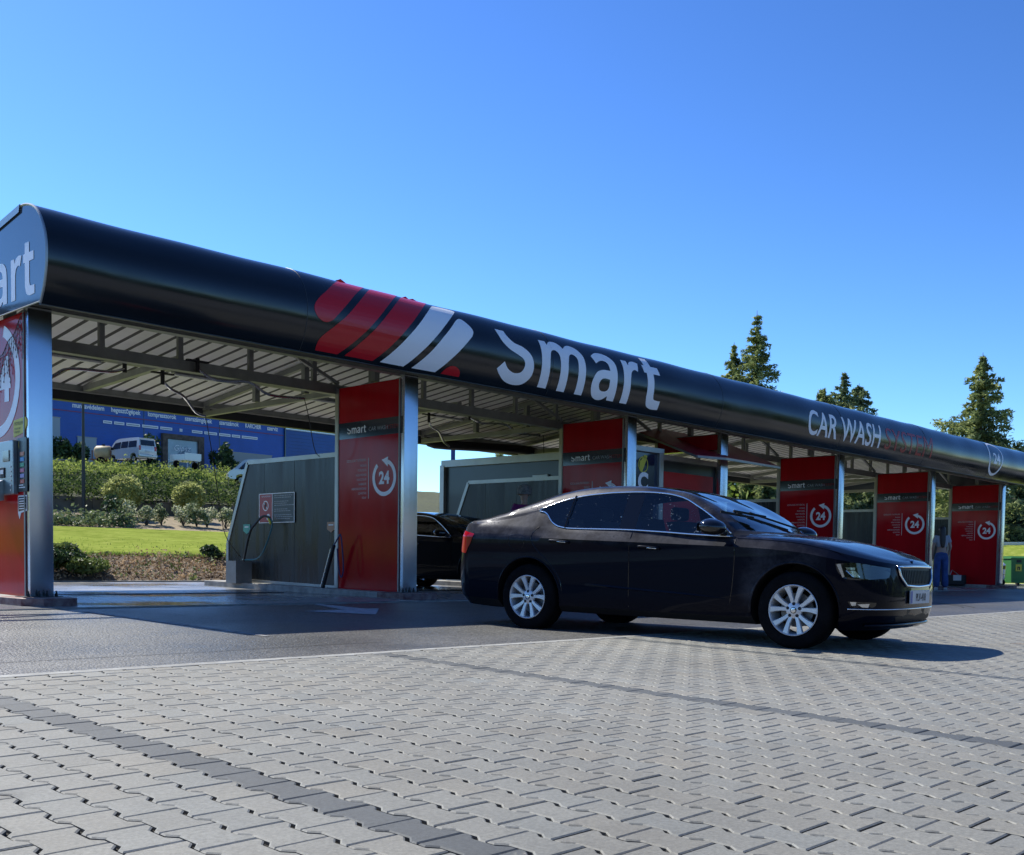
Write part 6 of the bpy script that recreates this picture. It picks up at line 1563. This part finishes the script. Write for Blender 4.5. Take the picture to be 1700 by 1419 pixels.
for s in (-1, 1):
    mb = MB(); mb.lathe([(.0, s*.5), (.24, s*.5), (.30, s*.53), (.30, s*.66), (.24, s*.68), (.0, s*.66)], (0, 0, .30), 'y', 18, close=False); mb.build('wheel', M_TYRE, tk)
p = at_d(172, 782, 82); set_car(tk, Vector((p.x, p.y, land_z(78.5)+.25)), Vector((1, -1, 0)))
tr = thing('flat_trailer', 'low white sided flat trailer right of the silver minivan', 'trailer'); LOCAL.add(tr.name)
for nm, a, b in (('side_board', (-.8, -.78, .62), (.8, -.74, 1.0)), ('side_board', (-.8, .74, .62), (.8, .78, 1.0)), ('tail_board', (-.84, -.78, .62), (-.80, .78, 1.12)), ('bed', (-.8, -.73, .55), (.8, .73, .61))):
    mb = MB(); mb.bbox(a, b, .01); mb.build(nm, M_VANP, tr)
mb = MB(); mb.beam((.8, 0, .55), (1.8, 0, .5), .09, .09); mb.build('drawbar', M_GALV, tr)
for s in (-1, 1):
    mb = MB(); mb.lathe([(.0, s*.8), (.22, s*.8), (.28, s*.82), (.28, s*.93), (.22, s*.95), (.0, s*.93)], (0, 0, .29), 'y', 18, close=False); mb.build('wheel', M_TYRE, tr)
p = at_d(308, 790, 80); set_car(tr, Vector((p.x, p.y, land_z(77.3)-.05)), Vector((-.2, 1, 0)))
# lamp post in the rose bed and the blue mast further right
v = 59.0; p = at_v(139, 850, v); lp = thing('lamp_post', 'thin dark lamp post rising in front of the blue hall', 'lamp post', (p.x, v, land_z(v)))
mb = MB(); mb.tube([(p.x, v, land_z(v)-.1), (p.x, v, land_z(v)+3.0), (p.x, v, land_z(v)+8.5)], [.11, .09, .06], 10); mb.build('pole', M_DARKST, lp)
mb = MB(); mb.bbox((p.x-.5, v-.1, land_z(v)+8.45), (p.x+.5, v+.1, land_z(v)+8.6), .03); mb.build('lamp_head', M_DARKST, lp)
p = at_v(752, 770, 45.0); mb = MB(); mb.tube([(p.x, 45, 1.2), (p.x, 45, 9.5)], [.14, .12], 10); ms = tag(mb.build('blue_mast', mat('blue mast', (0.01, 0.03, 0.25), .5)), 'dark blue mast against the pale sky behind the low wash walls', 'mast')
mb = MB(); mb.add([(p.x+.12, 45, 8.5), (p.x+.5, 45.3, 4.2), (p.x+.3, 45.1, 3.9), (p.x+.12, 45, 4.6)], [(0, 1, 2, 3)]); mb.build('furled_flag', mat('furled blue flag', (0.01, 0.02, 0.14), .8), ms)

# ------------------------------------------------------------------ trees
M_LARCH = leaf_mat('larch needles', (0.07, 0.10, 0.035), (0.42, 0.46, 0.18), (0.20, 0.25, 0.09), rough=.9, trans=.5)
M_LARCH2 = leaf_mat('fir needles', (0.06, 0.095, 0.045), (0.38, 0.45, 0.21), (0.17, 0.22, 0.10), rough=.9, trans=.45)
def conifer(name, label, base, h, r, seed, m, lean=0.0, pw=.85, dens_=1.0, spray=.16, first=.06, group='tall conifers behind the canopy'):
    g = random.Random(seed); o = thing(name, label, 'tree', base, group=group)
    bx, by, bz = base; mb = MB()
    top = Vector((bx+lean, by, bz+h)); mb.tube([(bx, by, bz-.3), (bx+lean*.4, by, bz+h*.45), (bx+lean*.8, by, bz+h*.82), tuple(top)], [h*.016, h*.011, h*.005, .012], 9)
    P = []; z = first*h; lim = MB()
    while z < h*.985:
        t = z/h; rr = 1.15*r*(1-t)**pw*(.93+.07*math.sin(t*23+seed))+.03
        nb = g.choice([6, 7, 8]); ph = g.uniform(0, 6.28)
        for k in range(nb):
            if g.random() < .22: continue
            a = ph+k*6.283/nb+g.gauss(0, .25); L_ = rr*g.uniform(.45, 1.2); up = g.uniform(.0, .42)*(1 if t > .5 else .6); droop = g.uniform(.02, .30)
            pts = []
            for q in range(6):
                s_ = q/5; pts.append(Vector((bx+lean*t+math.cos(a)*L_*s_, by+math.sin(a)*L_*s_, bz+z+L_*(up*s_-droop*s_*s_*1.5))))
            lim.tube(pts, [max(.006, .035*(1-t)*(1-q/6)) for q in range(6)], 4, cap=False)
            n = int(62*dens_*L_/1.0)+7
            for _ in range(n):
                s_ = g.random()**.75; q = pts[min(5, int(s_*5))].lerp(pts[min(5, int(s_*5)+1)], (s_*5) % 1); w_ = .12*L_*(1-s_*.75)+.02
                P.append((q.x+g.gauss(0, w_*.45), q.y+g.gauss(0, w_*.45), q.z-abs(g.gauss(0, .13*L_*(.4+.6*s_)))+g.gauss(0, .04), 1.0 if s_ < .9 else .7))
        z += h*.016*g.uniform(.8, 1.3)*(1+.5*(1-t))
    mb.build('trunk', M_WOOD, o, smooth=True); lim.build('branches', M_WOOD, o)
    mesh_obj('crown', leaf_cloud(P, spray*.8, g, squash=.8, aspect=3.0), m, o); return o
def tree_at(px, top_py, v, *a, zb=None, **k):
    p = at_v(px, top_py, v); z0 = zb if zb is not None else max(-.4, land_z(v) if p.x < 90 else 1.0); return (p.x, v, z0), p.z-z0
b, h = tree_at(1257, 515, 32.1); conifer('larch_tree', 'tallest conifer with open crown above the fascia between big word and small words', b, h, 4.9, 3, M_LARCH, pw=1.0, spray=.13)
b, h = tree_at(1219, 568, 33.5); conifer('larch_tree', 'narrow yellow green conifer overlapping the left side of the tallest one', b, h, 3.9, 8, M_LARCH, dens_=1.2, pw=.95, spray=.13)
b, h = tree_at(1402, 617, 33.1); conifer('fir_tree', 'pointed conifer top above the white words', b, h, 4.7, 15, M_LARCH2, pw=.90, spray=.15)
b, h = tree_at(1368, 645, 33.0); conifer('fir_tree', 'small rounded conifer top left of the pointed one', b, h, 4.4, 21, M_LARCH, pw=.58, spray=.15)
b, h = tree_at(1427, 636, 34.0); conifer('fir_tree', 'conifer top leaning against the right of the pointed one', b, h, 4.4, 5, M_LARCH2, pw=.75, spray=.15)
b, h = tree_at(1632, 585, 18.3); conifer('larch_tree', 'large conifer at the right end above the round the clock sign', b, h, 4.5, 12, M_LARCH, pw=.95, spray=.13)
b, h = tree_at(1712, 740, 16.8); conifer('larch_tree', 'conifer cut by the right edge, behind the green bin', b, h, 2.2, 33, M_LARCH2, spray=.2)
for k, (px, py, v, lb) in enumerate(((1300, 700, 30, 'conifer seen through the bay right of the awning'), (1150, 700, 38, 'conifer behind the plant room awning'), (1470, 700, 26, 'conifer seen between the fifth and sixth dividers'), (1550, 720, 22, 'conifer seen over the head of the woman in jeans'), (830, 752, 95, 'distant bushy tree top over the low wash walls'), (845, 760, 92, 'distant low tree top right of the bushy one'), (765, 770, 110, 'faint distant tree top beside the blue mast'))):
    b, h = tree_at(px, py, v); conifer('background_tree', lb, b, max(3, h), 2.6+.5*(k % 3), 40+k, M_LARCH if k % 2 else M_LARCH2, dens_=1.0 if k < 4 else .6, spray=.26 if k < 4 else .5, group='trees beyond the bays')
# low hedge mass behind the right bays
P = []
for _ in range(16000):
    u = rg.uniform(34, 75); v = 30+rg.gauss(0, 1.2)+.12*(u-34); P.append((u, v, .6+abs(rg.gauss(0, 1.5))*(1+.4*nz2(u, v))))
mesh_obj('hedge_mass', leaf_cloud(P, .28, rg), M_IVY)['kind'] = 'stuff'
# wood behind the lens, met only in reflections
P = []
for _ in range(9000):
    a = rg.uniform(math.pi*.95, math.pi*1.95); d = 70+rg.gauss(0, 5); hgt = 8+2.5*math.sin(a*17)+1.5*math.sin(a*41)
    P.append((d*math.cos(a), d*math.sin(a), -1+hgt*rg.random()))
mesh_obj('wood_edge', leaf_cloud(P, 2.2, rg), M_IVY)['kind'] = 'stuff'

# ------------------------------------------------------------------ right edge
gr = thing('road_guard_rail', 'galvanised road guard rail on the grass bank at far right', 'guard rail', (47, 14, .9))
mb = MB()
for z in (1.06, 1.20): mb.beam((47.0, 6, z), (47.0, 40, z), .06, .07)
mb.beam((47.04, 6, 1.13), (47.04, 40, 1.13), .03, .10); mb.build('rail', mat('galvanised rail', (0.5, 0.52, 0.53), .4, .6), gr)
for k in range(9):
    mb = MB(); mb.box((47.06, 6.5+k*4, .4), (47.16, 6.62+k*4, 1.18)); mb.build('post', M_GALV, gr)
M_BINM = mat('green bin plastic', (0.045, 0.20, 0.055), 0.5, var=.1)
bn = thing('wheelie_bin', 'green wheeled bin with yellow sticker at far right', 'bin'); LOCAL.add(bn.name)
mb = MB(); mb.add([(-.24, -.24, .08), (.24, -.24, .08), (.24, .24, .08), (-.24, .24, .08), (-.30, -.30, .95), (.30, -.30, .95), (.30, .32, .95), (-.30, .32, .95)], [(0, 3, 2, 1), (4, 5, 6, 7), (0, 1, 5, 4), (1, 2, 6, 5), (2, 3, 7, 6), (3, 0, 4, 7)]); bb = mb.build('body', M_BINM, bn)
mb = MB(); mb.bbox((-.33, -.34, .93), (.33, .34, .97), .01); mb.prism([(-.33, .972), (.33, .972), (.25, 1.03), (-.25, 1.03)], 'x', -.30, .30); mb.build('lid', M_BINM, bn)
mb = MB(); mb.tube([(-.25, .38, .93), (.25, .38, .93)], .015, 6); mb.build('handle', M_BINM, bn)
for s in (-1, 1):
    mb = MB(); mb.lathe([(.0, s*.24), (.10, s*.24), (.10, s*.30), (.0, s*.30)], (0, .25, .10), 'x', 16, close=False); mb.build('wheel', M_BLACK, bn)
mb = MB(); mb.box((-.12, -.292, .50), (.10, -.285, .74)); st = mb.build('sticker', M_YEL, bb)
place('digit', xf(text2d('n', .22, .01, 'CENTER'), 0, 0), lambda x, y: (x-.01, -.294, .55+y), M_BLACK, st)
mb = MB(); mb.box((-.10, -.30, .80), (.08, -.294, .90)); mb.build('latch', M_BLACK, bb)
p = at_v(1683, 975, 13.3); bn.location = (p.x, 13.3, ground_z(13.3)); bn.rotation_euler = (0, 0, R(-42))
bn.scale = (1.0, 1.0, 1.0)
# small dark canister with a white label on the plinth by the last panel
ul6 = COLS[6]-.255; cn = thing('canister', 'small dark canister with white label at the foot of the rightmost red panel', 'canister', (ul6-.3, 12.9, -.4))
q = at_u(1586, 957, ul6-.25)
mb = MB(); mb.bbox((q.x-.1, q.y-.30, -.45), (q.x+.12, q.y+.42, q.z+.05), .04); mb.build('body', M_BLACK, cn)
mb = MB(); mb.bbox((q.x-.115, q.y-.22, q.z-.12), (q.x-.102, q.y+.02, q.z+.05), .004); mb.build('label_plate', M_PLATE, cn)
mb = MB(); mb.tube([(q.x, q.y-.1, q.z+.05), (q.x, q.y+.1, q.z+.20), (q.x, q.y+.16, q.z+.05)], .015, 6); mb.build('handle', M_TERM, cn)

# ------------------------------------------------------------------ people
def skin_mesh(name, joints, bones, m, parent, sub=2):
    """joints: {name: (x,y,z,r)}; one continuous skinned surface"""
    ks = list(joints); V = [joints[k][:3] for k in ks]; E = [(ks.index(a), ks.index(b)) for a, b in bones]
    me = bpy.data.meshes.new(name); me.from_pydata(V, E, [])
    o = bpy.data.objects.new(name, me); COL.objects.link(o)
    md = o.modifiers.new('s', 'SKIN'); sm = o.modifiers.new('u', 'SUBSURF'); sm.levels = sub; sm.render_levels = sub
    for i, k in enumerate(ks):
        r = joints[k][3]; r = r if isinstance(r, tuple) else (r, r)
        me.skin_vertices[0].data[i].radius = r
    me.skin_vertices[0].data[0].use_root = True
    dg = bpy.context.evaluated_depsgraph_get(); dg.update()
    res = bpy.data.meshes.new_from_object(o.evaluated_get(dg)); bpy.data.objects.remove(o); bpy.data.meshes.remove(me)
    res.materials.clear(); res.materials.append(m); res.polygons.foreach_set('use_smooth', [True]*len(res.polygons)); res.name = name
    return link_mesh(name, res, parent)
M_SKIN = mat('skin', (0.42, 0.26, 0.19), .5)
def person(label, hand_pose, jeans, top, hair, cap=None):
    r = thing('person', label, 'person'); LOCAL.add(r.name)
    J = {'pelvis': (0, 0, .93, (.135, .10)), 'waist': (0, 0, 1.06, (.12, .085)), 'chest': (0, .005, 1.26, (.145, .10)), 'neck0': (0, 0, 1.42, (.06, .055)), 'neck': (0, .01, 1.47, .047), 'head': (0, .02, 1.55, (.072, .085)), 'head2': (0, .02, 1.63, (.068, .08)),
         'hipL': (-.09, 0, .86, .088), 'kneeL': (-.095, .015, .48, .055), 'calfL': (-.10, -.01, .34, .053), 'ankL': (-.105, -.02, .09, .035), 'toeL': (-.115, .13, .035, .032),
         'hipR': (.09, 0, .86, .088), 'kneeR': (.10, .02, .48, .055), 'calfR': (.105, -.01, .34, .053), 'ankR': (.115, -.02, .09, .035), 'toeR': (.135, .13, .035, .032),
         'shL': (-.155, 0, 1.38, .052), 'elL': (-.215, -.02, 1.12, .038), 'wrL': (-.20, .08, .92, .026), 'haL': (-.19, .12, .85, (.030, .018)),
         'shR': (.155, 0, 1.38, .052), 'elR': (.215, -.02, 1.12, .038), 'wrR': (.19, .10, .93, .026), 'haR': (.175, .14, .87, (.030, .018))}
    B = [('pelvis', 'waist'), ('waist', 'chest'), ('chest', 'neck0'), ('neck0', 'neck'), ('neck', 'head'), ('head', 'head2'), ('pelvis', 'hipL'), ('hipL', 'kneeL'), ('kneeL', 'calfL'), ('calfL', 'ankL'), ('ankL', 'toeL'), ('pelvis', 'hipR'), ('hipR', 'kneeR'), ('kneeR', 'calfR'), ('calfR', 'ankR'), ('ankR', 'toeR'), ('chest', 'shL'), ('shL', 'elL'), ('elL', 'wrL'), ('wrL', 'haL'), ('chest', 'shR'), ('shR', 'elR'), ('elR', 'wrR'), ('wrR', 'haR')]
    for s, sx in (('L', -1), ('R', 1)):
        hx, hy, hz, _ = J['ha'+s]
        for f in range(4):
            k = 'f%s%d' % (s, f); k2 = k+'b'; off = (f-1.5)*.017; ln = (.045, .052, .050, .040)[f]
            J[k] = (hx+off*.4, hy+.012+off*.9, hz-.035, .0095); J[k2] = (hx+off*.4-sx*.012, hy+.018+off*.9, hz-.035-ln, .0075); B += [('ha'+s, k), (k, k2)]
        J['th'+s] = (hx-sx*.02, hy+.035, hz+.005, .011); J['th2'+s] = (hx-sx*.03, hy+.05, hz-.04, .008); B += [('ha'+s, 'th'+s), ('th'+s, 'th2'+s)]
    body = skin_mesh('body', J, B, M_SKIN, r)
    # face: nose, eyes, mouth, ears
    mb = MB(); mb.add([(-.012, .100, 1.575), (.012, .100, 1.575), (0, .128, 1.562), (0, .100, 1.605)], [(0, 2, 1), (0, 3, 2), (2, 3, 1)]); mb.build('nose', M_SKIN, r)
    for s in (-1, 1):
        mb = MB(); mb.lathe([(.0, .006), (.008, .003), (.011, 0)], (s*.028, .093, 1.605), 'y', 10, close=False); mb.build('eye', M_BLACK, r)
        mb = MB(); mb.lathe([(.0, s*.012), (.02, s*.008), (.026, 0)], (s*.072, .012, 1.585), 'x', 10, close=False); mb.build('ear', M_SKIN, r)
    mb = MB(); mb.beam((-.02, .094, 1.535), (.02, .094, 1.535), .006, .006); mb.build('mouth', mat('lips', (0.3, 0.1, 0.09), .5), r)
    G = {k: (J[k][0], J[k][1], J[k][2], J[k][3]) for k in J}
    def grow(k, a, dz_=0): x, y, z, q = J[k]; q = q if isinstance(q, tuple) else (q, q); return (x, y, z+dz_, (q[0]+a, q[1]+a))
    jj = {'pelvis': grow('pelvis', .018), 'waist': grow('waist', .010, -.03)}
    for s in 'LR': jj.update({'hip'+s: grow('hip'+s, .016), 'knee'+s: grow('knee'+s, .028), 'calf'+s: grow('calf'+s, .034), 'ank'+s: grow('ank'+s, .050, -.02)})
    skin_mesh('jeans', jj, [('pelvis', 'waist')]+[q for s in 'LR' for q in (('pelvis', 'hip'+s), ('hip'+s, 'knee'+s), ('knee'+s, 'calf'+s), ('calf'+s, 'ank'+s))], jeans, r)
    jj = {'waist': grow('waist', .028, -.02), 'chest': grow('chest', .022), 'neck0': grow('neck0', .02, -.02)}
    for s, sx in (('L', -1), ('R', 1)): jj['sh'+s] = grow('sh'+s, .022); e = J['el'+s]; h_ = J['sh'+s]; jj['m'+s] = ((e[0]*.62+h_[0]*.38), e[1]*.6, e[2]*.62+h_[2]*.38, .062)
    skin_mesh('shirt', jj, [('waist', 'chest'), ('chest', 'neck0')]+[q for s in 'LR' for q in (('chest', 'sh'+s), ('sh'+s, 'm'+s))], top, r)
    for s in (-1, 1):
        mb = MB(); mb.bbox((s*.115-.048, -.075, .0), (s*.115+.048, .185, .075), .03); mb.build('shoe', mat('pale trainers', (0.4, 0.4, 0.4), .6), r, smooth=True)
    if hair:
        jj = {'a': (0, .0, 1.66, (.075, .085)), 'b': (0, -.035, 1.58, (.088, .080)), 'c': (0, -.075, 1.44, (.085, .045)), 'd': (0, -.105, 1.26, (.075, .032)), 'e': (.005, -.105, 1.10, (.045, .02))}
        skin_mesh('hair', jj, [('a', 'b'), ('b', 'c'), ('c', 'd'), ('d', 'e')], hair, r)
    if cap:
        mb = MB(); mb.lathe([(.118, -.03), (.122, .03), (.108, .09), (.062, .13), (.0, .142)], (0, .01, 1.615), 'z', 24, close=False); mb.build('cap', cap, r, smooth=True)
    return r
wm = person('standing woman with long dark hair, pale shirt and blue jeans beside the last red panel', None, mat('blue jeans', (0.035, 0.075, 0.22), .85, var=.25, vscale=8), mat('pale grey shirt', (0.36, 0.37, 0.40), .8, var=.06), mat('dark brown hair', (0.018, 0.012, 0.010), .45, var=.3, vscale=30))
p = at_v(1561, 979, 11.15); wm.location = (p.x, 11.15, ground_z(11.15)); wm.rotation_euler = (0, 0, R(-55)); wm.scale = (1.0, 1.0, 1.0)
mn = person('person in purple top and grey cap seen over the roof of the blue car', None, mat('dark trousers', (0.03, 0.03, 0.035), .85), mat('purple top', (0.16, 0.010, 0.11), .8, var=.1), None, mat('grey camouflage cap', (0.17, 0.17, 0.16), .8, var=.5, vscale=18))
p = at_v(876, 880, 13.4); mn.location = (p.x-.1, 13.4, floor_z(13.4)); mn.rotation_euler = (0, 0, R(-35)); mn.scale = (1.12, 1.12, 1.11)
